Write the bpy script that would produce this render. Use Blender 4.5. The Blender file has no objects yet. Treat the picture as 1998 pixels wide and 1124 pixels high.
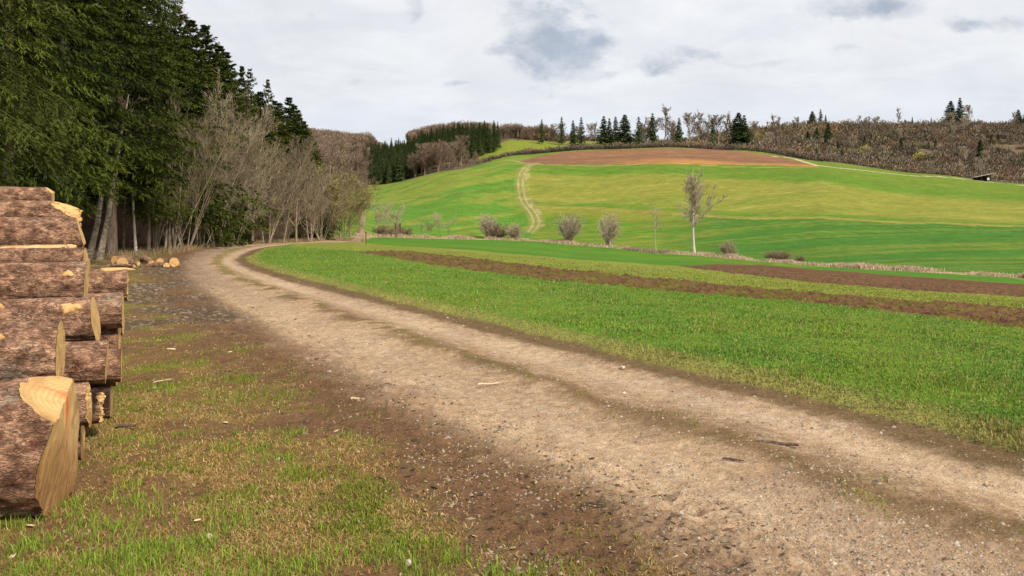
import bpy, bmesh, math, random
import numpy as np
from mathutils import Vector, Matrix
R = math.radians
sc = bpy.context.scene
col = sc.collection

# ------------------------------------------------------------------ camera, sky, sun, exposure
F, CX, HR, CZ = 1568.0, 999.0, 430.0, 1.70      # focal length in photo pixels, centre column, horizon row, eye height
cam = bpy.data.objects.new('camera', bpy.data.cameras.new('camera'))
col.objects.link(cam); sc.camera = cam
cam.location = (0, 0, CZ); cam.rotation_euler = (R(90), 0, 0)
cam.data.sensor_width = 36; cam.data.lens = 36 * F / 1998
cam.data.shift_y = -(562 - HR) / 1998
cam.data.clip_start = 0.05; cam.data.clip_end = 6000
sc.view_settings.view_transform = 'Standard'; sc.view_settings.look = 'None'
sc.view_settings.exposure = 0.30; sc.view_settings.gamma = 1.0
sc.render.resolution_x = 1024; sc.render.resolution_y = 576
sc.cycles.use_denoising = True
sc.cycles.max_bounces = 6; sc.cycles.diffuse_bounces = 3; sc.cycles.transparent_max_bounces = 4
sc.cycles.transmission_bounces = 2; sc.cycles.glossy_bounces = 2

SUN_EL, SUN_AZ = R(42), R(140)      # azimuth clockwise from +Y (the view direction): behind the camera, to the right
w = bpy.data.worlds.new("World"); sc.world = w; w.use_nodes = True
nt = w.node_tree; nt.nodes.clear()
class NG:
    """tiny helper to write node trees"""
    def __init__(s, nt): s.nt = nt
    def n(s, t, **kw):
        nd = s.nt.nodes.new(t)
        for k, v in kw.items():
            if k in nd.inputs: nd.inputs[k].default_value = v
            else: setattr(nd, k, v)
        return nd
    def l(s, a, b): s.nt.links.new(a, b)
    def m(s, op, a, b=0.0, c=None, clamp=False):
        nd = s.nt.nodes.new('ShaderNodeMath'); nd.operation = op; nd.use_clamp = clamp
        for i, v in enumerate((a, b, c)):
            if v is None: continue
            if isinstance(v, (int, float)): nd.inputs[i].default_value = v
            else: s.l(v, nd.inputs[i])
        return nd.outputs[0]
    def mix(s, f, a, b, mode='MIX'):
        nd = s.nt.nodes.new('ShaderNodeMix'); nd.data_type = 'RGBA'; nd.blend_type = mode
        for i, v in ((0, f), (6, a), (7, b)):
            if isinstance(v, (int, float)): nd.inputs[i].default_value = v
            elif isinstance(v, tuple): nd.inputs[i].default_value = (*v, 1)[:4]
            else: s.l(v, nd.inputs[i])
        return nd.outputs[2]
    def noise(s, vec, scale, detail=4, rough=.55, dist=0.0):
        nd = s.n('ShaderNodeTexNoise'); nd.inputs['Scale'].default_value = scale
        nd.inputs['Detail'].default_value = detail; nd.inputs['Roughness'].default_value = rough
        nd.inputs['Distortion'].default_value = dist
        if vec is not None: s.l(vec, nd.inputs['Vector'])
        return nd.outputs[0]
    def ramp(s, f, a, b):
        nd = s.n('ShaderNodeMapRange'); s.l(f, nd.inputs[0]); nd.inputs[1].default_value = a; nd.inputs[2].default_value = b
        nd.interpolation_type = 'SMOOTHSTEP'
        return nd.outputs[0]
g = NG(nt)
sky = g.n('ShaderNodeTexSky'); sky.sky_type = 'NISHITA'; sky.sun_disc = False
sky.sun_elevation = SUN_EL; sky.sun_rotation = SUN_AZ; sky.air_density = 1.2; sky.dust_density = 1.5
tc = g.n('ShaderNodeTexCoord'); sx = g.n('ShaderNodeSeparateXYZ'); g.l(tc.outputs['Generated'], sx.inputs[0])
dx, dy, dz = sx.outputs
# cloud deck seen in perspective: direction divided by its height
zz = g.m('ADD', g.m('MAXIMUM', dz, 0.0), 0.12)
cv = g.n('ShaderNodeCombineXYZ'); g.l(g.m('DIVIDE', dx, zz), cv.inputs[0]); g.l(g.m('DIVIDE', dy, zz), cv.inputs[1])
n1 = g.noise(cv.outputs[0], 0.55, 6, .55, .4)
n2 = g.noise(cv.outputs[0], 1.7, 7, .62, .5)
mapd = g.n('ShaderNodeMapping'); g.l(tc.outputs['Generated'], mapd.inputs[0]); mapd.inputs['Scale'].default_value = (1, 1, 1.8)
n3 = g.noise(mapd.outputs[0], 11.0, 10, .70, .35)
n4 = g.noise(mapd.outputs[0], 3.5, 4, .6, 0)
# grey patches where the cover thins, each around a fixed direction of the sky
patch = None
wn = g.n('ShaderNodeTexNoise'); wn.inputs['Scale'].default_value = 7.0; wn.inputs['Detail'].default_value = 7; wn.inputs['Roughness'].default_value = .62; g.l(mapd.outputs[0], wn.inputs['Vector'])
wsep = g.n('ShaderNodeSeparateColor'); g.l(wn.outputs['Color'], wsep.inputs[0])
wx = g.m('MULTIPLY', g.m('SUBTRACT', wsep.outputs[0], .5), .16); wz = g.m('MULTIPLY', g.m('SUBTRACT', wsep.outputs[1], .5), .09)
rx_ = g.m('ADD', g.m('DIVIDE', dx, g.m('MAXIMUM', dy, .05)), wx); rz_ = g.m('ADD', g.m('DIVIDE', dz, g.m('MAXIMUM', dy, .05)), wz)
for px, py, rx, ry, k in ((1080, 85, 70, 62, 1.0), (1050, 130, 45, 50, .85), (1075, 25, 70, 26, .5), (1160, 70, 32, 20, .6), (778, 30, 22, 20, .7), (1270, 118, 62, 26, .8), (1370, 95, 48, 18, .62),
                          (1700, 6, 110, 24, 1.0), (1940, 40, 75, 22, .85), (680, 172, 26, 16, .42), (1490, 122, 70, 12, .5), (1640, 105, 50, 9, .42), (890, 175, 26, 8, .4),
                          (1165, 152, 34, 13, .6), (985, 105, 18, 9, .55), (590, 38, 18, 9, .35), (1185, 25, 22, 9, .5), (900, -160, 200, 90, .8), (2300, 80, 200, 50, .8), (300, -80, 300, 60, .5)):
    v = Vector(((px - CX) / F, 1, (HR - py) / F))
    ux = g.m('SUBTRACT', rx_, v.x)
    uz = g.m('SUBTRACT', rz_, v.z)
    q = g.m('ADD', g.m('POWER', g.m('DIVIDE', ux, rx / F), 2), g.m('POWER', g.m('DIVIDE', uz, ry / F), 2))
    e = g.m('MULTIPLY', g.m('EXPONENT', g.m('MULTIPLY', q, -0.8)), k)
    patch = e if patch is None else g.m('ADD', patch, e)
pm = g.m('ADD', patch, g.m('MULTIPLY', g.m('SUBTRACT', n3, .5), 2.6))
grey = g.m('MULTIPLY', g.ramp(pm, .10, 1.15), g.ramp(patch, .05, .40))
base = g.mix(g.ramp(n2, .35, .68), (.78, .80, .85), (.90, .91, .93))
base = g.mix(g.m('MULTIPLY', g.ramp(n4, .42, .68), .5), base, (.94, .94, .95))
low = g.ramp(dz, 0.20, 0.075)
base = g.mix(g.m('MULTIPLY', low, .62), base, (.72, .775, .88))
cc = g.mix(g.m('MULTIPLY', g.m('POWER', grey, .8), g.m('MULTIPLY_ADD', g.ramp(g.noise(mapd.outputs[0], 16.0, 8, .65, .3), .35, .65), .5, .42)), base, (.40, .46, .56))
cc = g.mix(1.0, cc, g.m('MULTIPLY_ADD', g.m('SUBTRACT', g.noise(mapd.outputs[0], 5.0, 9, .62, .6), .5), .34, 1.0), 'MULTIPLY')
cb = g.n('ShaderNodeBackground'); g.l(cc, cb.inputs[0]); cb.inputs[1].default_value = 0.83
sb = g.n('ShaderNodeBackground'); g.l(sky.outputs[0], sb.inputs[0]); sb.inputs[1].default_value = 0.1
ms = g.n('ShaderNodeMixShader'); ms.inputs[0].default_value = 0.94
g.l(sb.outputs[0], ms.inputs[1]); g.l(cb.outputs[0], ms.inputs[2])
out = g.n('ShaderNodeOutputWorld'); g.l(ms.outputs[0], out.inputs[0])

sun = bpy.data.objects.new('sun', bpy.data.lights.new('sun', 'SUN')); col.objects.link(sun)
sun.data.energy = 4.2; sun.data.angle = R(7); sun.data.color = (1, .90, .76)
sd = Vector((math.sin(SUN_AZ) * math.cos(SUN_EL), math.cos(SUN_AZ) * math.cos(SUN_EL), math.sin(SUN_EL)))
sun.rotation_euler = sd.to_track_quat('Z', 'Y').to_euler()

# ------------------------------------------------------------------ numpy helpers
def _h(ix, iy, seed):
    h = (ix.astype(np.int64) * 374761393 + iy.astype(np.int64) * 668265263 + seed * 974711) & 0xffffffff
    h = ((h ^ (h >> 13)) * 1274126177) & 0xffffffff
    return ((h ^ (h >> 16)) & 0xffff) / 65535.0
def vnoise(x, y, seed=0):
    ix = np.floor(x); iy = np.floor(y); fx = x - ix; fy = y - iy
    fx = fx * fx * (3 - 2 * fx); fy = fy * fy * (3 - 2 * fy)
    a = _h(ix, iy, seed); b = _h(ix + 1, iy, seed); c = _h(ix, iy + 1, seed); d = _h(ix + 1, iy + 1, seed)
    return (a * (1 - fx) + b * fx) * (1 - fy) + (c * (1 - fx) + d * fx) * fy
def fbm(x, y, seed=0, oct=4, gain=.5):
    s = 0; a = 1; t = 0
    for i in range(oct):
        s = s + a * vnoise(x * 2 ** i + 17.3 * i, y * 2 ** i - 9.1 * i, seed + i); t += a; a *= gain
    return s / t
def sst(x, a, b):
    t = np.clip((x - a) / (b - a), 0, 1); return t * t * (3 - 2 * t)

# ------------------------------------------------------------------ terrain height
# columns of the valley: bearing given by a photo column, then (distance ahead, ground height or None, photo row)
def zr(d, row): return CZ - (row - HR) * d / F
def C(*k):
    o = []
    for e in k: o.append((e[0], zr(*e)) if len(e) == 2 else (e[0], e[2]))
    return o
Z = None
COLS = [
 (-1600, C((0,Z,0),(12,Z,0),(45,Z,0),(90,Z,-.3),(170,Z,0),(190,Z,.5),(290,Z,6),(380,Z,14),(450,Z,22),(550,Z,35),(900,Z,90),(2500,Z,60))),
 (300, C((0,Z,0),(12,Z,0),(45,Z,0),(90,Z,-.5),(170,Z,-.6),(190,Z,-.3),(290,Z,6),(380,Z,14),(450,Z,22),(550,Z,35),(900,266),(2500,Z,60))),
 (600, C((0,Z,0),(12,Z,0),(45,Z,0),(90,Z,-.6),(170,Z,-1),(190,Z,-.5),(290,Z,6),(380,Z,14),(450,Z,22),(550,Z,35),(900,276),(2500,Z,60))),
 (690, C((0,Z,0),(12,Z,0),(45,Z,0),(90,Z,-.7),(170,464),(190,455),(290,402),(380,365),(450,350),(550,345),(900,286),(2500,Z,60))),
 (730, C((0,Z,0),(12,Z,0),(45,Z,-.1),(110,Z,-1.6),(205,461),(215,457),(290,410),(380,368),(410,358),(450,345),(650,292),(2500,Z,50))),
 (900, C((0,Z,0),(12,Z,0),(45,Z,-.3),(130,Z,-2.4),(220,465),(232,461),(290,395),(360,335),(400,322),(440,310),(620,264),(2500,Z,50))),
 (1000, C((0,Z,0),(12,Z,0),(45,Z,-.5),(130,Z,-3),(225,468),(236,464),(290,405),(375,318),(400,308),(440,300),(560,270),(2500,Z,50))),
 (1150, C((0,Z,0),(12,Z,0),(45,Z,-.8),(120,Z,-3.6),(210,480),(220,474),(280,410),(370,320),(430,292),(465,291),(560,277),(2500,Z,40))),
 (1300, C((0,Z,0),(12,Z,-.02),(45,Z,-1.1),(120,Z,-4.3),(195,493),(205,487),(265,420),(350,320),(430,289),(470,291),(560,286),(2500,Z,40))),
 (1450, C((0,Z,0),(12,Z,-.05),(45,Z,-1.5),(110,Z,-4.2),(170,507),(180,501),(245,430),(345,322),(410,295),(440,296),(600,262),(2500,Z,40))),
 (1600, C((0,Z,0),(12,Z,-.1),(45,Z,-1.8),(100,Z,-4.6),(150,519),(160,512),(230,434),(330,325),(365,314),(400,312),(620,250),(2500,Z,40))),
 (1800, C((0,Z,0),(12,Z,-.15),(45,Z,-2.3),(90,Z,-4.9),(130,530),(140,522),(225,437),(310,355),(350,338),(385,339),(640,247),(2500,Z,40))),
 (1998, C((0,Z,0),(12,Z,-.2),(45,Z,-2.8),(80,Z,-4.9),(115,543),(125,534),(220,440),(300,372),(335,359),(370,360),(650,247),(2500,Z,40))),
 (3800, C((0,Z,0),(12,Z,-.2),(45,Z,-2.8),(80,Z,-4.9),(115,Z,-6.6),(125,Z,-6.6),(220,Z,.3),(300,Z,12),(335,Z,17),(370,Z,19),(650,Z,78),(2500,Z,40))),
]
_az = np.array([math.atan((c[0] - CX) / F) for c in COLS])
_kr = np.array([[k[0] / math.cos(a) for k in c[1]] for c, a in zip(COLS, _az)])
_kz = np.array([[k[1] for k in c[1]] for c in COLS])
def terrain(X, Y):
    X = np.atleast_1d(np.asarray(X, float)); Y = np.atleast_1d(np.asarray(Y, float))
    sh = X.shape; X = X.ravel(); Y = Y.ravel()
    az = np.clip(np.arctan2(X, Y), _az[0], _az[-1] - 1e-6); r = np.hypot(X, Y)
    i = np.clip(np.searchsorted(_az, az, side='right') - 1, 0, len(_az) - 2)
    t = (az - _az[i]) / (_az[i + 1] - _az[i]); t = (t * .5 + .5 * t * t * (3 - 2 * t))[:, None]
    kr = _kr[i] * (1 - t) + _kr[i + 1] * t; kz = _kz[i] * (1 - t) + _kz[i + 1] * t
    h = np.diff(kr, axis=1); s = np.diff(kz, axis=1) / h
    m = np.zeros_like(kz); m[:, 1:-1] = (s[:, :-1] * h[:, 1:] + s[:, 1:] * h[:, :-1]) / (h[:, 1:] + h[:, :-1]); m[:, -1] = s[:, -1]
    lim = 3 * np.minimum(np.abs(s[:, :-1]), np.abs(s[:, 1:])); m[:, 1:-1] = np.clip(m[:, 1:-1], -lim, lim)
    rr = np.clip(r, 0, kr[:, -1] - 1e-3)
    j = np.clip((rr[:, None] >= kr).sum(1) - 1, 0, kr.shape[1] - 2); a = np.arange(len(r))
    hh = h[a, j]; u = (rr - kr[a, j]) / hh
    z = ((1 + 2 * u) * (1 - u) ** 2 * kz[a, j] + u * (1 - u) ** 2 * hh * m[a, j] + u * u * (3 - 2 * u) * kz[a, j + 1] + u * u * (u - 1) * hh * m[a, j + 1])
    z = z + sst(r, 60, 250) * (fbm(X / 60, Y / 60, 5, 3) - .5) * 2.0 * sst(np.abs(r), 0, 1)
    return z.reshape(sh)
def H(x, y): return float(terrain(np.array([x]), np.array([y]))[0])
_ds = np.concatenate([np.linspace(3, 60, 700), np.linspace(60.1, 750, 1500)])
def W(px, row):
    """ground point seen at a photo pixel"""
    X = (px - CX) / F * _ds; z = terrain(X, _ds); rr = HR + F * (CZ - z) / _ds
    k = np.argmax(rr <= row)
    if k == 0: k = int(np.argmin(np.abs(rr[:1200] - row)))
    return np.array((X[k], _ds[k]))
def WP(pts): return np.array([W(*p) for p in pts])
def dens(P, n=6):
    o = []
    for a, b in zip(P[:-1], P[1:]):
        for k in range(n): o.append((a[0] + (b[0] - a[0]) * k / n, a[1] + (b[1] - a[1]) * k / n))
    o.append(tuple(P[-1])); return o
def inpoly(X, Y, P):
    c = np.zeros(X.shape, bool); n = len(P)
    lo = P.min(0); hi = P.max(0)
    m = (X >= lo[0]) & (X <= hi[0]) & (Y >= lo[1]) & (Y <= hi[1])
    x = X[m]; y = Y[m]; cc = np.zeros(x.shape, bool)
    for i in range(n):
        (x1, y1), (x2, y2) = P[i], P[(i + 1) % n]
        if y1 == y2: continue
        cc ^= ((y1 > y) != (y2 > y)) & (x < (x2 - x1) * (y - y1) / (y2 - y1) + x1)
    c[m] = cc; return c
def pdist(X, Y, P):
    """distance to a polyline, signed (+ on its right), and the running length"""
    best = np.full(X.shape, 1e9); sg = np.ones(X.shape)
    for (x1, y1), (x2, y2) in zip(P[:-1], P[1:]):
        ax, ay = x2 - x1, y2 - y1; L = ax * ax + ay * ay + 1e-12
        t = np.clip(((X - x1) * ax + (Y - y1) * ay) / L, 0, 1)
        d = np.hypot(X - x1 - t * ax, Y - y1 - t * ay); s = ((X - x1) * ay - (Y - y1) * ax)
        m = d < best; best = np.where(m, d, best); sg = np.where(m, np.sign(s), sg)
    return best * sg
def smooth(P, n=3):
    P = np.asarray(P, float)
    for _ in range(n):
        Q = np.empty((2 * len(P) - 2, 2)); Q[0::2] = P[:-1] * .75 + P[1:] * .25; Q[1::2] = P[:-1] * .25 + P[1:] * .75
        P = np.vstack([P[:1], Q, P[-1:]])
    return P
# road edges, seen in the photo up to the bend, then plain ground coordinates
RE = np.vstack([[(9.5, -2.5), (6.2, 2.2)], WP([(1998, 925), (1700, 835), (1400, 760), (1200, 712), (1000, 660), (800, 608), (640, 567), (540, 541), (480, 521), (458, 508)]),
               [(-13.2, 39.5), (-15.3, 48), (-16.8, 60), (-17.2, 85), (-22.5, 120), (-30, 160), (-40.5, 220), (-50, 275), (-62, 300), (-90, 315)]])
LE = np.vstack([[(6.0, -4), (2.9, 0.9)], WP([(1400, 1124), (1180, 990), (1020, 925), (830, 825), (700, 755), (600, 700), (500, 645), (430, 597), (375, 560), (350, 533)]),
               [(-15.6, 38.5), (-18.2, 47), (-20.2, 60), (-20.6, 85), (-25.8, 121), (-31.8, 161), (-42.0, 221), (-51.4, 276), (-64, 303), (-92, 318)]])
RE = smooth(RE, 2); LE = smooth(LE, 2)
ROADP = np.vstack([RE, LE[::-1]])
STRIP1 = WP(dens([(690, 494.5), (780, 492), (900, 505), (1100, 530), (1400, 561), (1700, 588), (1998, 608), (2300, 630), (2300, 690), (1998, 652), (1700, 614), (1500, 592), (1300, 575), (1150, 560), (1000, 545), (850, 522), (740, 503), (690, 494.5)], 3))
STRIP2 = WP(dens([(1320, 522), (1400, 515), (1500, 518), (1700, 534), (1998, 555), (2300, 578), (2300, 605), (1998, 582), (1800, 572), (1600, 556), (1450, 539), (1320, 522)], 3))
STREAM = WP([(690, 463), (720, 461), (850, 465), (960, 467), (1060, 471), (1200, 483), (1340, 496), (1450, 506), (1600, 518), (1800, 530), (1998, 541), (2400, 562)])
GREENB = WP([(700, 471), (900, 489), (1100, 507), (1320, 521), (1400, 515), (1500, 518), (1700, 534), (1998, 555), (2300, 578)])
TRACK = smooth(np.vstack([WP([(1036, 452), (1046, 440), (1046, 425), (1034, 408), (1022, 395), (1016, 370), (1016, 345), (1026, 326), (1040, 320)])]), 2)
BROWN = WP(dens([(1010, 316), (1050, 305), (1100, 297), (1200, 291.5), (1300, 289.5), (1400, 292), (1450, 296), (1520, 305), (1600, 326), (1500, 322), (1350, 320.5), (1200, 320.5), (1040, 321)], 2))
PATH = smooth(WP([(1510, 305), (1545, 308), (1570, 316), (1605, 326), (1700, 334), (1880, 349), (1998, 361), (2200, 380)]), 1)
PATH2 = WP([(1000, 313), (1020, 318), (1040, 320), (1060, 321), (1350, 321), (1600, 327)])
PLINE = WP([(1040, 405), (1150, 408), (1300, 418), (1450, 428), (1700, 433), (1998, 443)])
EDGE = smooth(np.array([(-30, 22), (-21, 34), (-20.5, 44), (-21.8, 55), (-23.5, 75), (-25.5, 95), (-31, 130), (-39, 170), (-52, 230), (-62, 300), (-74, 380), (-90, 480)]), 2)

def zones(X, Y):
    """soil and plant cover of every ground vertex: linear colour, blade cover (0..1), zone number, extra height"""
    n = X.shape
    r = np.hypot(X, Y)
    c = np.zeros(n + (3,)); zone = np.zeros(n, int); dz = np.zeros(n)
    def col_(a): return np.array(a)
    def lay(c, m, a): m = np.clip(m, 0, 1)[..., None]; return c * (1 - m) + (a if isinstance(a, np.ndarray) else np.array(a)) * m
    N1 = fbm(X / 1.1, Y / 1.1, 11, 5, .6); N2 = fbm(X / 6, Y / 6, 12, 4); N3 = fbm(X / .22, Y / .22, 13, 4, .6); N4 = fbm(X / 28, Y / 28, 14, 4, .6); N5 = fbm(X / .07, Y / .07, 15, 3, .6)
    dS = pdist(X, Y, STREAM)                                   # + nearer than the stream
    far = (dS < 0) & (Y > 60) | (X < STREAM[0, 0]) & (Y > 205)
    # near meadow
    c[:] = (.10, .18, .024)
    c = lay(c, sst(N1, .42, .62) * .6, (.135, .20, .022)); c = lay(c, sst(N3, .5, .75) * .35, (.17, .17, .04)); c = lay(c, sst(N2, .5, .7) * .35, (.06, .155, .012))
    # lighter yellow-green stand beyond the first strip
    up = inpoly(X, Y, WP(dens([(600, 476), (700, 471), (900, 489), (1100, 507), (1320, 521), (1500, 545), (1998, 578), (2400, 610), (2400, 635), (1998, 612), (1700, 590), (1400, 562), (1100, 531), (900, 506), (780, 493), (690, 494), (560, 484)], 3)))
    c = lay(c, up * (.75 + .3 * N1), (.18, .20, .035))
    dG = pdist(X, Y, GREENB)
    gb = (dG < 0) & ~far & (Y > 45) & (X > -34)
    c = lay(c, gb * .95, (.065, .16, .018)); c = lay(c, gb * sst(N4, .45, .65) * .35, (.12, .19, .015))
    bl = np.ones(n) * .9
    # hillside
    hc = np.zeros(n + (3,)); hc[:] = (.092, .176, .020)
    str_ = fbm(X / 40 + Y / 300, Y / 5, 21, 4, .6); str2 = fbm(X / 90, Y / 2.2, 22, 3, .6)
    hc = lay(hc, sst(str_, .42, .65) * .5, (.17, .195, .03))
    drill = .5 + .5 * np.sin((Y - .06 * X) * 2.1); hc = hc * (1 - .10 * drill[..., None]); tram = (np.abs(((Y - .06 * X) / 14.0) % 1 - .5) < .035); hc = lay(hc, tram * .35, (.17, .13, .05))
    dP = pdist(X, Y, PLINE)                                     # - above the line
    rt = X > np.interp(Y, TRACK[:, 1], TRACK[:, 0])
    above = (dP < 0) & rt
    bandm = sst(dP, -62, -50) * (1 - sst(dP, -14, -6))
    hc = lay(hc, above * bandm * (.5 + .3 * str_), (.215, .205, .04))
    hc = lay(hc, above * bandm * sst(fbm(X / 18, Y / 4, 23, 4, .65), .50, .72) * .35, (.29, .25, .07))
    hc = lay(hc, above * (1 - sst(dP, -90, -60)) * .8, (.115, .17, .022))
    hc = lay(hc, above * sst(dP, -4.5, -3) * (1 - sst(dP, 0, .6)) * .8, (.24, .20, .05))
    below = (dP >= 0) & rt
    ypx = CX + F * X / np.maximum(Y, 1)
    hc = lay(hc, below * (1 - sst(dP, 2, 22)) * (1 - sst(ypx, 1250, 1450)) * .75, (.19, .175, .03))
    hc = lay(hc, below * sst(ypx, 1250, 1420) * .85, (.042, .130, .020))
    hc = lay(hc, below * sst(str2, .5, .62) * .42, (.14, .19, .02))
    hc = lay(hc, below * sst(str2, .60, .72) * .3, (.20, .17, .05))
    hc = lay(hc, below * sst(fbm(X / 30, Y / 12, 29, 3), .55, .7) * .5 * (1 - sst(ypx, 1300, 1500)), (.2, .17, .04))
    lf = ~rt
    hc = lay(hc, lf * .8, (.075, .18, .022))
    hc = lay(hc, lf * sst(fbm((X + Y) / 30, (Y - X) / 8, 24, 4, .6) + sst(Y, 270, 330) * .12, .46, .66) * .75, (.18, .20, .035))
    for P, wd in ((WP([(725, 392), (800, 388), (870, 384), (930, 374), (1010, 360)]), 1.0), (WP([(895, 378), (930, 388), (1000, 392)]), .8)):
        hc = lay(hc, (1 - sst(np.abs(pdist(X, Y, P)) + str_ * .6, wd * .4, wd * 1.6)) * .6, (.10, .10, .03))
    # beyond the crest: scrubland soil, meadow strip
    crestY = np.interp(ypx, [700, 730, 900, 1000, 1150, 1300, 1450, 1600, 1800, 1998], [395, 400, 365, 420, 432, 432, 410, 368, 352, 337])
    bey = Y > crestY + 3
    scr = np.zeros(n + (3,)); scr[:] = (.10, .075, .05); scr = lay(scr, sst(N4, .42, .6), (.13, .095, .065)); scr = lay(scr, sst(fbm(X / 12, Y / 12, 41, 3), .66, .75) * .7, (.20, .19, .05))
    strip = (ypx > 930) & (ypx < 1262) & (Y > crestY + 26) & (Y < crestY + 95)
    scr = lay(scr, strip * .9, (.17, .21, .025))
    hc = np.where(bey[..., None], scr, hc)
    cols = np.where(far[..., None], hc, c)
    c = cols; bl = np.where(far, 0, bl); zone[far] = 2
    # brown field with an orange-tan lower margin
    br = inpoly(X, Y, BROWN)
    bc = np.zeros(n + (3,)); bc[:] = (.20, .105, .055); bc = lay(bc, sst(fbm(X / 50, Y / 9, 31, 4, .6), .4, .65) * .7, (.15, .085, .052))
    bc = lay(bc, sst(fbm(X / 60, Y / 3, 36, 3, .6), .55, .7) * .4, (.25, .15, .07))
    dl = pdist(X, Y, PATH2)
    bc = lay(bc, (np.abs(dl) < 22) * (1 - sst(np.abs(dl), 9, 22)) * sst(ypx, 1100, 1400) * .9, (.36, .185, .06))
    c = np.where(br[..., None], bc, c); zone[br] = 5
    for P, wd, k, cc_ in ((PATH, 1.6, 1, (.48, .37, .26)), (PATH2, 1.5, .45, (.40, .28, .13))):
        m = (1 - sst(np.abs(pdist(X, Y, P)) + str_ * .8 - .3, wd * .45, wd * .9)) * k
        c = lay(c, m, cc_)
        if k == 1: zone[m > .5] = 7
    dT = pdist(X, Y, TRACK)
    tm = (np.abs(dT) < 2.6) & far
    trut = np.exp(-((np.abs(dT) - .95) / .34) ** 2)
    c = lay(c, tm * .55, (.19, .19, .05)); c = lay(c, (np.abs(dT) < 3.4) * far * trut * (.55 + .6 * fbm(X / 2, Y / 6, 26, 3)), (.36, .29, .16)); zone[tm] = 6
    c = lay(c, far * (dT > 1.5) * (dT < 3.2) * sst(fbm(X / 3, Y / 5, 27, 3), .52, .6) * .5, (.36, .30, .17))
    # stream bank with dry reeds
    sw = (1 - sst(np.abs(dS) + (N1 - .5) * 1.2, 1.6, 2.8)) * (Y > 60) * (X > STREAM[1, 0] + 1)
    c = lay(c, sw * (.35 + .6 * sst(N2, .35, .6)), (.36, .28, .16)); bl = np.where(sw > .5, 0, bl)
    # ploughed strips
    for P, zi in ((STRIP1, 3), (STRIP2, 4)):
        ds = np.abs(pdist(X, Y, np.vstack([P, P[:1]]))); ins = inpoly(X, Y, P)
        s = np.where(ins, ds, -ds) + (N1 - .5) * 1.3 + (N3 - .5) * .5
        m = sst(s, -.12, .22)
        pc = np.zeros(n + (3,)); pc[:] = (.105, .055, .030); pc = lay(pc, sst(N3, .45, .62) * .8, (.165, .088, .047)); pc = lay(pc, sst(N5, .5, .7) * .6, (.055, .028, .016))
        tuft = sst(fbm(X / .5, Y / .35, 33 + zi, 4, .6), .47 if zi == 3 else .56, .60 if zi == 3 else .72)
        pc = lay(pc, tuft * (.8 if zi == 3 else .45), (.12, .115, .018))
        c = lay(c, m, pc); bl = bl * (1 - m) + m * tuft * .25; zone[m > .5] = zi
        dz += m * ((N3 - .5) * .20 + (N5 - .5) * .05) * (1 - sst(r, 60, 120))
    # left verge by the log pile, and the forest floor
    dR = pdist(X, Y, RE); dL = pdist(X, Y, LE)                   # + on the right of the edge
    wob = (N1 - .5) * 1.1 + (N3 - .5) * .45
    left = sst(-dL, -.9, -.5) * (~far) * (X < 8) * (dR < 0)
    vc = np.zeros(n + (3,)); vc[:] = (.19, .13, .04)
    vc = lay(vc, sst(N3, .42, .66) * .75, (.24, .19, .065)); vc = lay(vc, sst(fbm(X / .5, Y / .5, 43, 4, .6), .46, .60) * .6, (.11, .14, .018))
    mud = sst(fbm(X / .55, Y / .55, 44, 5, .68), .44, .55)
    vc = lay(vc, mud * .85, (.16, .088, .045))
    near_road = 1 - sst(-dL + wob * 1.5, .25, 1.5)
    vc = lay(vc, near_road * .92, (.135, .076, .043)); vc = lay(vc, near_road * sst(N5, .45, .7) * .6, (.17, .095, .05))
    vc = lay(vc, near_road * sst(N3, .6, .8) * .5, (.2, .15, .07))
    dirty = sst(Y, 10.5, 14) * (1 - sst(Y, 30, 40)) * sst(X + 11.5 + wob, -4, -1) * (1 - sst(-dL, 3, 7)) + sst(Y, 19, 24) * (1 - sst(Y, 40, 55)) * sst(-dL, 1, 3)
    dirty = dirty * (.15 + 1.3 * sst(fbm(X / 1.3, Y / 1.3, 45, 4), .42, .60)); vc = lay(vc, np.clip(dirty, 0, 1) * .85, (.10, .068, .045)); vc = lay(vc, np.clip(dirty, 0, 1) * sst(N5, .58, .7) * .8, (.30, .24, .17))
    dE = pdist(X, Y, EDGE)
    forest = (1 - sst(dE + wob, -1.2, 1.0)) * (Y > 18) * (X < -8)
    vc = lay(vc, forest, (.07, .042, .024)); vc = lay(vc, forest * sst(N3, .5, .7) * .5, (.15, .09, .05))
    vv = sst(dE, -.5, 1.0) * (1 - sst(dE, 2, 4)) * sst(Y, 40, 50)
    vc = lay(vc, vv * .8, (.26, .20, .09))
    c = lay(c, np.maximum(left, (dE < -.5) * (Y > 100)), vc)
    cover = (1 - mud * .85) * (1 - np.clip(near_road, 0, 1) * .93) * (1 - np.clip(dirty, 0, 1) * .8) * (1 - forest)
    bl = bl * (1 - left) + left * cover * .8
    # right verge: bare brown line, yellow grass
    rv = dR + wob * .35
    right = (dR > -.6) & ~far & (X > -70) & (dL > 0)
    c = lay(c, right * (1 - sst(rv, .55, 1.0)) * (.45 + .5 * N1), (.24, .215, .065))
    c = lay(c, right * (1 - sst(rv, .33, .5)) * (1 - sst(Y, 150, 220)) * .9, (.13, .08, .045))
    bl = np.where(right, bl * sst(rv, .3, .6), bl)
    c = lay(c, right * sst(rv, 0, .1) * (1 - sst(rv, .05, .5)) * sst(N5, .5, .7) * .5, (.2, .12, .06))
    # the road itself
    ins = inpoly(X, Y, ROADP)
    e = np.minimum(np.abs(dR), np.abs(dL)); s = np.where(ins, e, -e) + wob * np.where(np.abs(dL) < np.abs(dR), .75, .30) * (1 - sst(Y, 30, 60))
    rm = np.where(np.abs(dL) < np.abs(dR), sst(s, -.30, .40), sst(s, -.06, .20))
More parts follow.
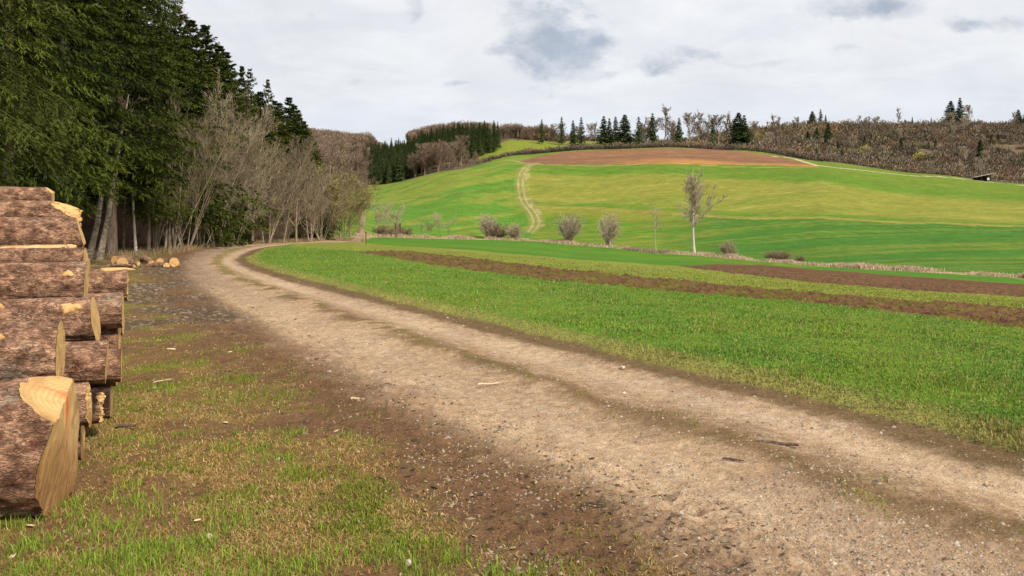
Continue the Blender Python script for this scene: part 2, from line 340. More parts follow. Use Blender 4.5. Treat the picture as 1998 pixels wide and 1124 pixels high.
    wdt = np.abs(dR) + np.abs(dL) + 1e-6; u = np.clip(np.abs(dL) / wdt, 0, 1)   # 0 left edge .. 1 right edge
    rc = np.zeros(n + (3,)); rc[:] = (.375, .252, .148)
    rc = lay(rc, sst(N3, .4, .7) * .6, (.44, .32, .215)); rc = lay(rc, sst(N1, .42, .60) * .5, (.28, .18, .108)); rc = lay(rc, sst(fbm(X / 2.2, Y / 2.2, 48, 5, .65), .50, .66) * .45, (.24, .155, .095)); rc = lay(rc, sst(N5, .56, .72) * .4, (.52, .42, .30)); rc = lay(rc, (1 - sst(N5, .28, .42)) * .45, (.19, .125, .075))
    mid = np.exp(-((u - .60 + (N1 - .5) * .30) / .085) ** 2)
    rc = lay(rc, mid * sst(N1 * .6 + N3 * .4, .38, .53) * .9, (.15, .095, .045))
    rc = lay(rc, mid * sst(N3, .54, .72) * .6, (.16, .14, .04))
    rc = lay(rc, mid * sst(Y, 18, 30) * .6, (.19, .17, .06))
    rc = lay(rc, np.exp(-((u - .84) / .09) ** 2) * .5, (.50, .38, .26)); rc = lay(rc, np.exp(-((u - .3) / .15) ** 2) * .35, (.46, .34, .23))
    rc = lay(rc, (1 - sst(u, 0, .13)) * (.35 + .5 * N3), (.21, .135, .085))
    tread = sst(np.sin(dL * 60 + 1.5 * np.sin(Y * 2.2)) + (N3 - .5) * 2, .3, .9) * (np.abs(u - .30) < .13) * sst(fbm(X / 1.6, Y / 1.6, 49, 3), .45, .55); rc = lay(rc, tread * .22, (.22, .14, .09))
    rc = lay(rc, sst(Y, 100, 140) * .8, (.22, .155, .11)); rc = lay(rc, sst(Y, 16, 24) * (1 - sst(u, .2, .55)) * (1 - sst(Y, 45, 60)) * .55, (.17, .115, .085))
    c = lay(c, rm, rc); zone[rm > .5] = 1; bl = bl * (1 - rm) + rm * mid * sst(N3, .5, .65) * .35
    nr = 1 - sst(Y, 30, 60)
    dz += rm * (-.035 * np.exp(-((u - .84) / .10) ** 2) - .045 * np.exp(-((u - .27) / .13) ** 2) + .022 * mid + (N3 - .5) * .022 + (N5 - .5) * .008) * nr
    dz += left * ((N1 - .5) * .09 + (N3 - .5) * .035 + np.clip(near_road, 0, 1) * ((N3 - .5) * .06 + (N5 - .5) * .02)) * (1 - sst(r, 50, 100))
    dz += right * (.10 * sst(rv, .25, .9) + (N3 - .5) * .04 + (N5 - .5) * .015) * (1 - sst(r, 50, 100)) * (1 - rm)
    return c, bl, zone, dz, dict(left=left, rm=rm, near_road=near_road, right=right, rv=rv, dirty=dirty, dE=dE, dR=dR, dL=dL, u=u, mid=mid)

# ------------------------------------------------------------------ mesh helpers
def mesh_np(name, V, Q=None, T=None, attrs=None, colors=None, smooth_=True, mats=None, uv=None):
    me = bpy.data.meshes.new(name)
    V = np.asarray(V, np.float32).reshape(-1, 3); nq = 0 if Q is None else len(Q); nt_ = 0 if T is None else len(T)
    me.vertices.add(len(V)); me.vertices.foreach_set('co', V.ravel())
    loops = []
    if nq: loops.append(np.asarray(Q, np.int32).ravel())
    if nt_: loops.append(np.asarray(T, np.int32).ravel())
    lp = np.concatenate(loops); me.loops.add(len(lp)); me.loops.foreach_set('vertex_index', lp)
    st = np.concatenate([np.arange(nq) * 4, nq * 4 + np.arange(nt_) * 3]).astype(np.int32)
    me.polygons.add(nq + nt_); me.polygons.foreach_set('loop_start', st)
    me.polygons.foreach_set('use_smooth', np.full(nq + nt_, smooth_, bool))
    for k, a in (attrs or {}).items():
        at = me.attributes.new(k, 'FLOAT', 'POINT'); at.data.foreach_set('value', np.asarray(a, np.float32).ravel())
    for k, a in (colors or {}).items():
        at = me.attributes.new(k, 'FLOAT_COLOR', 'POINT'); a = np.asarray(a, np.float32).reshape(-1, 3)
        at.data.foreach_set('color', np.hstack([a, np.ones((len(a), 1), np.float32)]).ravel())
    me.update(calc_edges=True)
    return me
def add(name, me, mat=None, parent=None, loc=None, rot=None, scale=None):
    o = bpy.data.objects.new(name, me); col.objects.link(o)
    if mat is not None and me is not None and not me.materials: me.materials.append(mat)
    if parent: o.parent = parent
    if loc is not None: o.location = loc
    if rot is not None: o.rotation_euler = rot
    if scale is not None: o.scale = scale if hasattr(scale, '__len__') else (scale,) * 3
    return o
def tag(o, label=None, cat=None, group=None, kind=None):
    if label: o['label'] = label
    if cat: o['category'] = cat
    if group: o['group'] = group
    if kind: o['kind'] = kind
    return o
def bsdf(name, rough=.9, spec=.2):
    m = bpy.data.materials.new(name); m.use_nodes = True
    b = m.node_tree.nodes['Principled BSDF']; b.inputs['Roughness'].default_value = rough
    b.inputs['Specular IOR Level'].default_value = spec
    return m, NG(m.node_tree), b
def bump(g_, b, h, dist, strength=1.0):
    n = g_.n('ShaderNodeBump'); n.inputs['Distance'].default_value = dist; n.inputs['Strength'].default_value = strength
    g_.l(h, n.inputs['Height']); g_.l(n.outputs[0], b.inputs['Normal']); return n

# ------------------------------------------------------------------ materials
def mat_ground():
    m, g, b = bsdf('ground_cover', 1.0, .05)
    a = g.n('ShaderNodeAttribute', attribute_name='soil'); ge = g.n('ShaderNodeNewGeometry'); P = ge.outputs['Position']
    f = g.n('ShaderNodeAttribute', attribute_name='fine').outputs['Fac']    # 1 near, 0 far
    n1 = g.noise(P, 55, 5, .7); n2 = g.noise(P, 9, 5, .65); n3 = g.noise(P, .9, 6, .7); n4 = g.noise(P, .12, 5, .65)
    s = g.m('MULTIPLY_ADD', g.m('SUBTRACT', n1, .5), 1.3, 1.0)
    s = g.m('MULTIPLY', s, g.m('MULTIPLY_ADD', g.m('SUBTRACT', n2, .5), .9, 1.0))
    s = g.m('MULTIPLY', s, g.m('MULTIPLY_ADD', g.m('SUBTRACT', n3, .5), .55, 1.0))
    s = g.m('MULTIPLY', s, g.m('MULTIPLY_ADD', g.m('SUBTRACT', n4, .5), .6, 1.0))
    mpf = g.n('ShaderNodeMapping'); g.l(P, mpf.inputs[0]); mpf.inputs['Scale'].default_value = (.22, .55, .3); n5 = g.noise(mpf.outputs[0], 1.0, 6, .75)
    far_ = g.m('SUBTRACT', 1.0, f)
    s = g.m('MULTIPLY', s, g.m('MULTIPLY_ADD', g.m('MULTIPLY', g.m('SUBTRACT', n5, .5), far_), 1.1, 1.0))
    c0 = g.mix(g.m('MULTIPLY', g.m('MULTIPLY', g.ramp(n5, .5, .72), far_), .2), a.outputs['Color'], g.mix(1.0, a.outputs['Color'], (2.1, 1.15, 1.8), 'MULTIPLY'))
    vs_ = g.n('ShaderNodeTexVoronoi'); vs_.inputs['Scale'].default_value = 42; g.l(P, vs_.inputs['Vector']); vc_ = g.n('ShaderNodeSeparateColor'); g.l(vs_.outputs['Color'], vc_.inputs[0])
    peb = g.m('MULTIPLY', g.m('MULTIPLY', g.m('SUBTRACT', 1.0, g.ramp(vs_.outputs['Distance'], .25, .42)), g.m('GREATER_THAN', vc_.outputs[0], .72)), f)
    n0 = g.noise(P, 160, 3, .7); s = g.m('MULTIPLY', s, g.m('MULTIPLY_ADD', g.m('MULTIPLY', g.m('SUBTRACT', n0, .5), f), 1.3, 1.0))
    s = g.m('MULTIPLY', s, g.m('MULTIPLY_ADD', g.m('MULTIPLY', peb, g.m('SUBTRACT', vc_.outputs[1], .38)), .9, 1.0))
    c = g.mix(1.0, c0, s, 'MULTIPLY')
    g.l(c, b.inputs['Base Color'])
    h = g.m('ADD', g.m('MULTIPLY_ADD', peb, .006, g.m('MULTIPLY', n1, .018)), g.m('MULTIPLY', n2, .05))
    h = g.m('ADD', h, g.m('MULTIPLY', n3, .18))
    bump(g, b, h, 1.0, .8)
    return m
def mat_var(name, c1, c2, c3=None, rough=.85, spec=.15, trans=0, obj=.25):
    """plant material: colour runs over the attribute v, plus a change from object to object"""
    m, g, b = bsdf(name, rough, spec)
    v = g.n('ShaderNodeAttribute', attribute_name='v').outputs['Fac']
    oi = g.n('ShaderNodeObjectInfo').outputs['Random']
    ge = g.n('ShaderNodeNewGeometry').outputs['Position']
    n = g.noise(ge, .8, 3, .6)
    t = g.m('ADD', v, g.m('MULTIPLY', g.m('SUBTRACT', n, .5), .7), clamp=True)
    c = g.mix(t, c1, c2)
    if c3: c = g.mix(g.ramp(oi, .3, 1.0), c, g.mix(.65, c, c3))
    s = g.m('MULTIPLY_ADD', g.m('SUBTRACT', oi, .5), obj * 2, 1.0)
    c = g.mix(1.0, c, s, 'MULTIPLY')
    g.l(c, b.inputs['Base Color'])
    if trans:
        tr = g.n('ShaderNodeBsdfTranslucent'); g.l(c, tr.inputs[0]); mx = g.n('ShaderNodeMixShader'); mx.inputs[0].default_value = trans
        o = m.node_tree.nodes['Material Output']; g.l(b.outputs[0], mx.inputs[1]); g.l(tr.outputs[0], mx.inputs[2]); g.l(mx.outputs[0], o.inputs[0])
    return m
M = {}
M['ground'] = mat_ground()
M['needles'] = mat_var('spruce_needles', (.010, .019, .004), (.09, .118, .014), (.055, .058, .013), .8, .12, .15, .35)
M['needles_far'] = mat_var('distant_needles', (.022, .04, .014), (.10, .135, .04), (.07, .08, .03), .9, .1, 0, .35)
M['twigs'] = mat_var('bare_twigs', (.13, .102, .066), (.34, .27, .18), (.20, .15, .11), .9, .1, 0, .22)
M['twigs_brown'] = mat_var('brown_twigs', (.14, .095, .068), (.31, .215, .155), (.22, .14, .105), .9, .1, 0, .2)
M['twigs_pale'] = mat_var('pale_twigs', (.27, .215, .155), (.52, .43, .33), (.36, .29, .20), .9, .1, 0, .15)
M['twigs_rust'] = mat_var('rusty_twigs', (.14, .085, .055), (.36, .22, .13), None, .95, .05, 0, 0)
M['twigs_moss'] = mat_var('mossy_twigs', (.11, .09, .05), (.30, .25, .14), None, .95, .05, 0, 0)
M['twigs_olive'] = mat_var('olive_twigs', (.15, .125, .055), (.29, .25, .10), (.19, .16, .08), .9, .1, 0, .2)
M['twigs_scrub'] = mat_var('scrub_twigs', (.095, .078, .055), (.34, .27, .185), (.24, .165, .10), .95, .1, 0, .25)
M['twigs_dark'] = mat_var('hedge_twigs', (.07, .055, .045), (.16, .12, .10), (.12, .08, .07), .95, .1, 0, .3)
M['buds'] = mat_var('yellow_catkins', (.26, .22, .06), (.46, .42, .14), None, .9, .1, .2, .15)
M['dry'] = mat_var('dry_grass', (.26, .17, .10), (.50, .37, .25), None, .95, .05, .15, .15)
def mat_trunk(name, c1, c2, c3, band=False):
    m, g, b = bsdf(name, .9, .1)
    P = g.n('ShaderNodeNewGeometry').outputs['Position']
    mp = g.n('ShaderNodeMapping'); g.l(P, mp.inputs[0]); mp.inputs['Scale'].default_value = (6, 6, 14) if band else (14, 14, 3)
    n = g.noise(mp.outputs[0], 1.0, 5, .65); n2 = g.noise(P, 1.5, 3, .6)
    c = g.mix(g.ramp(n, .38, .62), c1, c2); c = g.mix(g.ramp(n2, .5, .7), c, c3)
    g.l(c, b.inputs['Base Color']); bump(g, b, n, .02, .8)
    return m
M['trunk'] = mat_trunk('spruce_trunk_bark', (.10, .075, .055), (.19, .145, .11), (.13, .12, .08))
M['trunk_pale'] = mat_trunk('pale_trunk_bark', (.13, .10, .075), (.36, .30, .23), (.20, .17, .11), True)
M['trunk_white'] = mat_trunk('white_trunk_bark', (.35, .31, .26), (.62, .57, .50), (.45, .42, .36), True)
M['trunk_grey'] = mat_trunk('grey_trunk_bark', (.17, .13, .095), (.33, .27, .20), (.24, .20, .14))

def mat_bark(name, hue=0):
    m, g, b = bsdf(name, .85, .2)
    tcn = g.n('ShaderNodeTexCoord').outputs['Object']; oi = g.n('ShaderNodeObjectInfo').outputs['Random']
    off = g.n('ShaderNodeVectorMath'); off.operation = 'ADD'; g.l(tcn, off.inputs[0])
    cmb = g.n('ShaderNodeCombineXYZ'); g.l(g.m('MULTIPLY', oi, 37.0), cmb.inputs[0]); g.l(g.m('MULTIPLY', oi, 11.0), cmb.inputs[2]); g.l(cmb.outputs[0], off.inputs[1])
    V = off.outputs[0]
    mp = g.n('ShaderNodeMapping'); g.l(V, mp.inputs[0]); mp.inputs['Scale'].default_value = (.45, 1, 1)
    ds = g.n('ShaderNodeTexNoise'); ds.inputs['Scale'].default_value = 14; ds.inputs['Detail'].default_value = 4; g.l(mp.outputs[0], ds.inputs['Vector'])
    dm = g.n('ShaderNodeVectorMath'); dm.operation = 'MULTIPLY_ADD'; g.l(ds.outputs['Color'], dm.inputs[0]); dm.inputs[1].default_value = (.16,) * 3; g.l(mp.outputs[0], dm.inputs[2])
    vo = g.n('ShaderNodeTexVoronoi'); vo.feature = 'DISTANCE_TO_EDGE'; vo.inputs['Scale'].default_value = 38; g.l(dm.outputs[0], vo.inputs['Vector'])
    crack = g.ramp(vo.outputs['Distance'], 0.0, .16)
    fl = g.noise(mp.outputs[0], 48, 8, .78); big = g.noise(V, 3.2, 5, .6); mid = g.noise(V, 11, 5, .62)
    c = g.mix(g.ramp(mid, .32, .68), (.145, .072, .042), (.45, .26, .165))
    c = g.mix(g.m('MULTIPLY', g.ramp(big, .54, .70), .7), c, (.34, .28, .21))             # grey weathered film
    c = g.mix(g.m('MULTIPLY', g.ramp(g.noise(V, 5.3, 4, .6), .58, .70), .75), c, (.17, .055, .035))  # red inner bark where it scaled off
    c = g.mix(g.m('MULTIPLY', g.ramp(g.noise(V, 26, 3, .6), .64, .72), .55), c, (.42, .40, .34))   # lichen
    c = g.mix(g.m('MULTIPLY', g.m('MULTIPLY', g.m('SUBTRACT', 1.0, crack), g.ramp(g.noise(V, 8, 3, .6), .42, .62)), .6), c, (.045, .026, .02))
    c = g.mix(1.0, c, g.m('MULTIPLY_ADD', g.m('SUBTRACT', fl, .5), 3.0, .95), 'MULTIPLY')
    vf = g.n('ShaderNodeTexVoronoi'); vf.inputs['Scale'].default_value = 34; g.l(dm.outputs[0], vf.inputs['Vector']); sp_ = g.n('ShaderNodeSeparateColor'); g.l(vf.outputs['Color'], sp_.inputs[0])
    c = g.mix(1.0, c, g.m('MULTIPLY_ADD', sp_.outputs[0], .55, .72), 'MULTIPLY')
    g.l(c, b.inputs['Base Color'])
    h = g.m('ADD', g.m('MULTIPLY', crack, .3), g.m('ADD', g.m('MULTIPLY', fl, .6), g.m('ADD', g.m('MULTIPLY', mid, .8), g.m('MULTIPLY', sp_.outputs[1], .25))))
    bump(g, b, h, .022, 1.0)
    return m
M['bark'] = mat_bark('log_bark')
def mat_wood():
    m, g, b = bsdf('fresh_cut_wood', .75, .2)
    V = g.n('ShaderNodeTexCoord').outputs['Object']
    wv = g.n('ShaderNodeTexWave'); wv.wave_type = 'RINGS'; wv.rings_direction = 'X'; wv.inputs['Scale'].default_value = 22
    wv.inputs['Distortion'].default_value = 1.2; wv.inputs['Detail'].default_value = 3; wv.inputs['Detail Scale'].default_value = 1.5; g.l(V, wv.inputs['Vector'])
    mp = g.n('ShaderNodeMapping'); g.l(V, mp.inputs[0]); mp.inputs['Scale'].default_value = (3, 30, 3); mp.inputs['Rotation'].default_value = (.25, 0, 0)
    saw = g.m('ADD', g.m('MULTIPLY', g.noise(mp.outputs[0], 2.5, 5, .7), .6), g.m('MULTIPLY', g.noise(mp.outputs[0], 11, 4, .8), .4)); big = g.noise(V, 5, 4, .6)
    c = g.mix(g.ramp(wv.outputs['Fac'], .2, .9), (.60, .38, .155), (.67, .45, .20))
    c = g.mix(g.m('MULTIPLY', g.ramp(saw, .46, .60), .42), c, (.34, .185, .07)); c = g.mix(g.m('MULTIPLY', g.ramp(big, .5, .68), .6), c, (.33, .17, .06))
    dirt = g.n('ShaderNodeAttribute', attribute_name='dirt').outputs['Fac']; pt = g.n('ShaderNodeAttribute', attribute_name='paint').outputs['Fac']
    c = g.mix(dirt, c, g.mix(g.ramp(saw, .35, .6), (.20, .095, .035), (.46, .26, .10)))
    c = g.mix(pt, c, (.90, .085, .008))
    g.l(c, b.inputs['Base Color']); bump(g, b, saw, .012, 1.0)
    return m
M['wood'] = mat_wood()
def mat_simple(name, c1, c2, sc_=12, rough=.8, dist=.01, spec=.2):
    m, g, b = bsdf(name, rough, spec); V = g.n('ShaderNodeTexCoord').outputs['Object']
    n = g.noise(V, sc_, 5, .65); g.l(g.mix(g.ramp(n, .35, .65), c1, c2), b.inputs['Base Color']); bump(g, b, n, dist, .7)
    return m
M['stone'] = mat_simple('pale_limestone', (.36, .30, .23), (.55, .48, .39), 20)
M['chip'] = mat_simple('wood_chip', (.50, .38, .22), (.66, .54, .38), 25)
M['stick'] = mat_simple('weathered_stick', (.06, .04, .03), (.16, .11, .08), 30)
M['dark_wood'] = mat_simple('dark_timber', (.03, .02, .014), (.08, .05, .035), 3)
M['roof'] = mat_simple('pale_roof_sheet', (.28, .25, .24), (.42, .38, .36), 3)
M['fence'] = mat_simple('weathered_fence_wood', (.26, .22, .19), (.42, .37, .32), 4)
M['white'] = mat_simple('white_paper', (.75, .75, .74), (.86, .86, .85), 20)
def mat_blades(name):
    m, g, b = bsdf(name, .7, .25)
    a = g.n('ShaderNodeAttribute', attribute_name='tint'); c = a.outputs['Color']; g.l(c, b.inputs['Base Color'])
    tr = g.n('ShaderNodeBsdfTranslucent'); g.l(c, tr.inputs[0]); mx = g.n('ShaderNodeMixShader'); mx.inputs[0].default_value = .3
    o = m.node_tree.nodes['Material Output']; g.l(b.outputs[0], mx.inputs[1]); g.l(tr.outputs[0], mx.inputs[2]); g.l(mx.outputs[0], o.inputs[0])
    return m
M['blades'] = mat_blades('grass_blades')
M['gravel'] = mat_blades('gravel_stones')

# ------------------------------------------------------------------ the ground: one continuous sheet, split by what it is
def build_ground():
    pxs = np.arange(-420, 2420, 3.0); azc = np.arctan((pxs - CX) / F)
    azl = np.linspace(-math.pi, azc[0], 90, endpoint=False); azr = np.linspace(azc[-1], math.pi, 90)[1:]
    az = np.concatenate([azl, azc, azr])
    rows = np.concatenate([np.arange(1300, 640, -2.0), np.arange(640, 463, -1.0)])
    rn = F * CZ / (rows - HR)
    r = np.concatenate([[.02, .4, .9, 1.4, 1.9, 2.4, 2.8], rn[rn > 3.0], np.geomspace(rn[-1] * 1.01, 700, 330), np.linspace(715, 1000, 14), [1200, 1500, 2000, 2500]])
    A, Rr = np.meshgrid(az, r)                                 # rows: r
    X = np.sin(A) * Rr; Y = np.cos(A) * Rr
    Zt = terrain(X, Y)
    c, bl, zone, dz, ex = zones(X, Y)
    Zt = Zt + dz
    V = np.stack([X, Y, Zt], -1).reshape(-1, 3); nr_, na = X.shape
    idx = np.arange(nr_ * na).reshape(nr_, na)
    q = np.stack([idx[:-1, :-1], idx[:-1, 1:], idx[1:, 1:], idx[1:, :-1]], -1).reshape(-1, 4)
    zf = zone[:-1, :-1].ravel()
    names = {0: 'meadow', 1: 'dirt_road', 2: 'hillside', 3: 'ploughed_strip', 4: 'ploughed_strip', 5: 'ploughed_field', 6: 'field_track', 7: 'field_path'}
    fine = (1 - sst(Rr, 20, 90)).ravel(); cc = c.reshape(-1, 3)
    for z in sorted(names):
        qq = q[zf == z]
        if not len(qq): continue
        u, inv = np.unique(qq, return_inverse=True)
        me = mesh_np(names[z], V[u], inv.reshape(-1, 4)[:, ::-1], attrs={'fine': fine[u]}, colors={'soil': cc[u]})
        tag(add(names[z], me, M['ground']), kind='structure')
build_ground()

# ------------------------------------------------------------------ blades, tufts and gravel
rng = np.random.default_rng(7)
def scatter(n, d0, d1, p0=-60, p1=2060):
    row = rng.uniform(HR + F * CZ / d1, HR + F * CZ / d0, n); px = rng.uniform(p0, p1, n)
    d = F * CZ / (row - HR); X = (px - CX) / F * d
    return X, d
def blades(name, X, Y, Zg, hgt, wid, lean, colr, label_kind='stuff', mat='blades'):
    n = len(X); a = rng.uniform(0, 2 * np.pi, n); la = rng.uniform(0, 2 * np.pi, n)
    sxv = np.cos(a) * wid / 2; syv = np.sin(a) * wid / 2
    lx = np.cos(la) * lean * hgt; ly = np.sin(la) * lean * hgt; hz = hgt * np.sqrt(np.clip(1 - lean ** 2 * .7, .05, 1))
    V = np.empty((n, 5, 3))
    V[:, 0] = np.stack([X - sxv, Y - syv, Zg - .008], -1); V[:, 1] = np.stack([X + sxv, Y + syv, Zg - .008], -1)
    V[:, 2] = np.stack([X + lx * .35 + sxv * .8, Y + ly * .35 + syv * .8, Zg + hz * .62], -1)
    V[:, 3] = np.stack([X + lx * .35 - sxv * .8, Y + ly * .35 - syv * .8, Zg + hz * .62], -1)
    V[:, 4] = np.stack([X + lx, Y + ly, Zg + hz], -1)
    b = np.arange(n)[:, None] * 5
    Q = b + np.array([0, 1, 2, 3]); T = b + np.array([3, 2, 4])
    me = mesh_np(name, V.reshape(-1, 3), Q, T, colors={'tint': np.repeat(colr, 5, 0)}, smooth_=False)
    return add(name, me, M[mat])
def pal(n, cols, wts):
    k = rng.choice(len(cols), n, p=np.array(wts) / sum(wts)); c = np.array(cols)[k]
    return c * rng.uniform(.75, 1.25, (n, 1))
def build_grass():
    # meadow right of the road
    X, Y = scatter(400000, 4.5, 48, -60, 2500)
    c, bl, zone, dz, ex = zones(X, Y); Zg = terrain(X, Y) + dz
    k = (ex['right']) & (rng.random(len(X)) < bl) & (zone != 1)
    X, Y, Zg, c, rv = X[k], Y[k], Zg[k], c[k], ex['rv'][k]
    n = len(X); base = c * np.array([1.3, 1.3, 1.3])
    edge = (1 - sst(rv, .45, 1.1))[:, None]
    col_ = base * rng.uniform(.7, 1.35, (n, 1)); col_ *= (.72 + .6 * fbm(X / .35, Y / .35, 66, 3))[:, None]; dry = (rng.random(n) < .12 + .5 * edge[:, 0])[:, None]
    col_ = np.where(dry, np.array([.36, .29, .11]) * rng.uniform(.7, 1.25, (n, 1)), col_)
    size = fbm(X / .9, Y / .9, 61, 3); h = (.012 + .045 * size ** 1.8 * 1.4) * rng.uniform(.5, 1.3, n) * (1 + sst(Y, 10, 40) * .3)
    o = blades('meadow_grass', X, Y, Zg, h, .0045 + .0011 * Y, rng.uniform(.1, .9, n), col_)
    tag(o, 'short green meadow grass right of the dirt road', 'grass', kind='stuff')
    # verge by the logs: thin mossy turf
    X, Y = scatter(400000, 3.4, 34, -60, 1750)
    c, bl, zone, dz, ex = zones(X, Y); Zg = terrain(X, Y) + dz
    k = (ex['left'] > .3) & (rng.random(len(X)) < bl * .95) & (ex['rm'] < .5) | (ex['rm'] > .5) & (rng.random(len(X)) < bl * .35)
    X, Y, Zg, c = X[k], Y[k], Zg[k], c[k]; n = len(X)
    t = fbm(X / .45, Y / .45, 43 + 20, 4, .6); dry = rng.random(n) < np.clip(.92 - sst(t, .48, .62) * .60, 0, 1)
    col_ = np.where(dry[:, None], pal(n, [(.42, .28, .11), (.33, .20, .08), (.48, .38, .19)], [3, 4, .8]), pal(n, [(.13, .19, .02), (.18, .22, .028), (.24, .23, .04)], [3, 3, 4]))
    h = np.where(dry, rng.uniform(.008, .036, n), rng.uniform(.008, .026, n) * (1 + 1.1 * sst(t, .52, .7)))
    o = blades('verge_grass', X, Y, Zg, h, .004 + .0008 * Y, np.where(dry, rng.uniform(.75, .99, n), rng.uniform(.2, .9, n)), col_)
    tag(o, 'thin yellow and green turf between the log pile and the dirt road', 'grass', kind='stuff')
    # lush tufts
    tx, ty = scatter(1000, 3.5, 16, 0, 1500); c, bl, zone, dz, ex = zones(tx, ty)
    k = (ex['left'] > .9) & (ex['near_road'] < .6) & (ex['dirty'] < .3) & (fbm(tx / .9, ty / .9, 71, 3) > .47); tx, ty = tx[k], ty[k]
    nb = 46; rad = rng.uniform(.03, .13, len(tx)); X = np.repeat(tx, nb) + rng.normal(0, 1, len(tx) * nb) * np.repeat(rad, nb); Y = np.repeat(ty, nb) + rng.normal(0, 1, len(tx) * nb) * np.repeat(rad, nb)
    c, bl, zone, dz, ex = zones(X, Y); n = len(X)
    col_ = pal(n, [(.14, .22, .022), (.22, .32, .03), (.30, .36, .06)], [3, 4, 1.5])
    o = blades('grass_tufts', X, Y, terrain(X, Y) + dz, rng.uniform(.02, .075, n), rng.uniform(.003, .006, n), rng.uniform(.1, .95, n), col_)
    tag(o, 'lush bright green tufts growing in the turf by the log pile', 'grass', kind='stuff')
    # dry grass at the forest edge
    n0 = 60000; t = rng.uniform(0, 1, n0) ** 1.3; k = (t * (len(EDGE) - 2) * .62).astype(int); f = rng.random(n0)[:, None]
    P = EDGE[k] * (1 - f) + EDGE[k + 1] * f; X = P[:, 0] + rng.normal(1.0, 1.0, n0); Y = P[:, 1] + rng.normal(0, 1.2, n0)
    c, bl, zone, dz, ex = zones(X, Y); k = (ex['rm'] < .05) & (Y > 36); X, Y, dz = X[k], Y[k], dz[k]; n = len(X)
    o = blades('dry_grass', X, Y, terrain(X, Y) + dz, rng.uniform(.08, .4, n), rng.uniform(.01, .02, n) * (1 + Y / 60), rng.uniform(.1, .9, n), pal(n, [(.38, .27, .16), (.30, .19, .11), (.26, .24, .09)], [3, 2, 2]))
    tag(o, 'dry straw coloured grass along the foot of the forest edge', 'dry grass', kind='stuff')
    # reeds along the stream
    n0 = 110000; seg = np.hypot(*np.diff(STREAM, axis=0).T); cs = np.concatenate([[0], np.cumsum(seg)]); s = rng.uniform(0, cs[-1], n0)
    X = np.interp(s, cs, STREAM[:, 0]); Y = np.interp(s, cs, STREAM[:, 1]); off = rng.normal(0, 1.25, n0)
    Y = Y + off * 1.0; X = X + off * .4; cl = fbm(X / 5, Y / 5, 81, 3)
    k = (rng.random(n0) < np.clip((cl - .32) * 2.6, .04, 1)) & (X > STREAM[1, 0] + 1); X, Y, cl = X[k], Y[k], cl[k]; n = len(X)
    o = blades('reeds', X, Y, terrain(X, Y), rng.uniform(.1, 1.0, n) ** 1.3 * (.15 + 1.4 * np.clip(cl - .25, 0, 1)) * 1.5, .05 + Y * .0005, rng.uniform(.05, .6, n), pal(n, [(.54, .42, .29), (.44, .33, .21), (.60, .49, .36)], [4, 3, 2]))
    tag(o, 'pale dry reeds standing along the stream across the valley', 'reeds', kind='stuff')
build_grass()

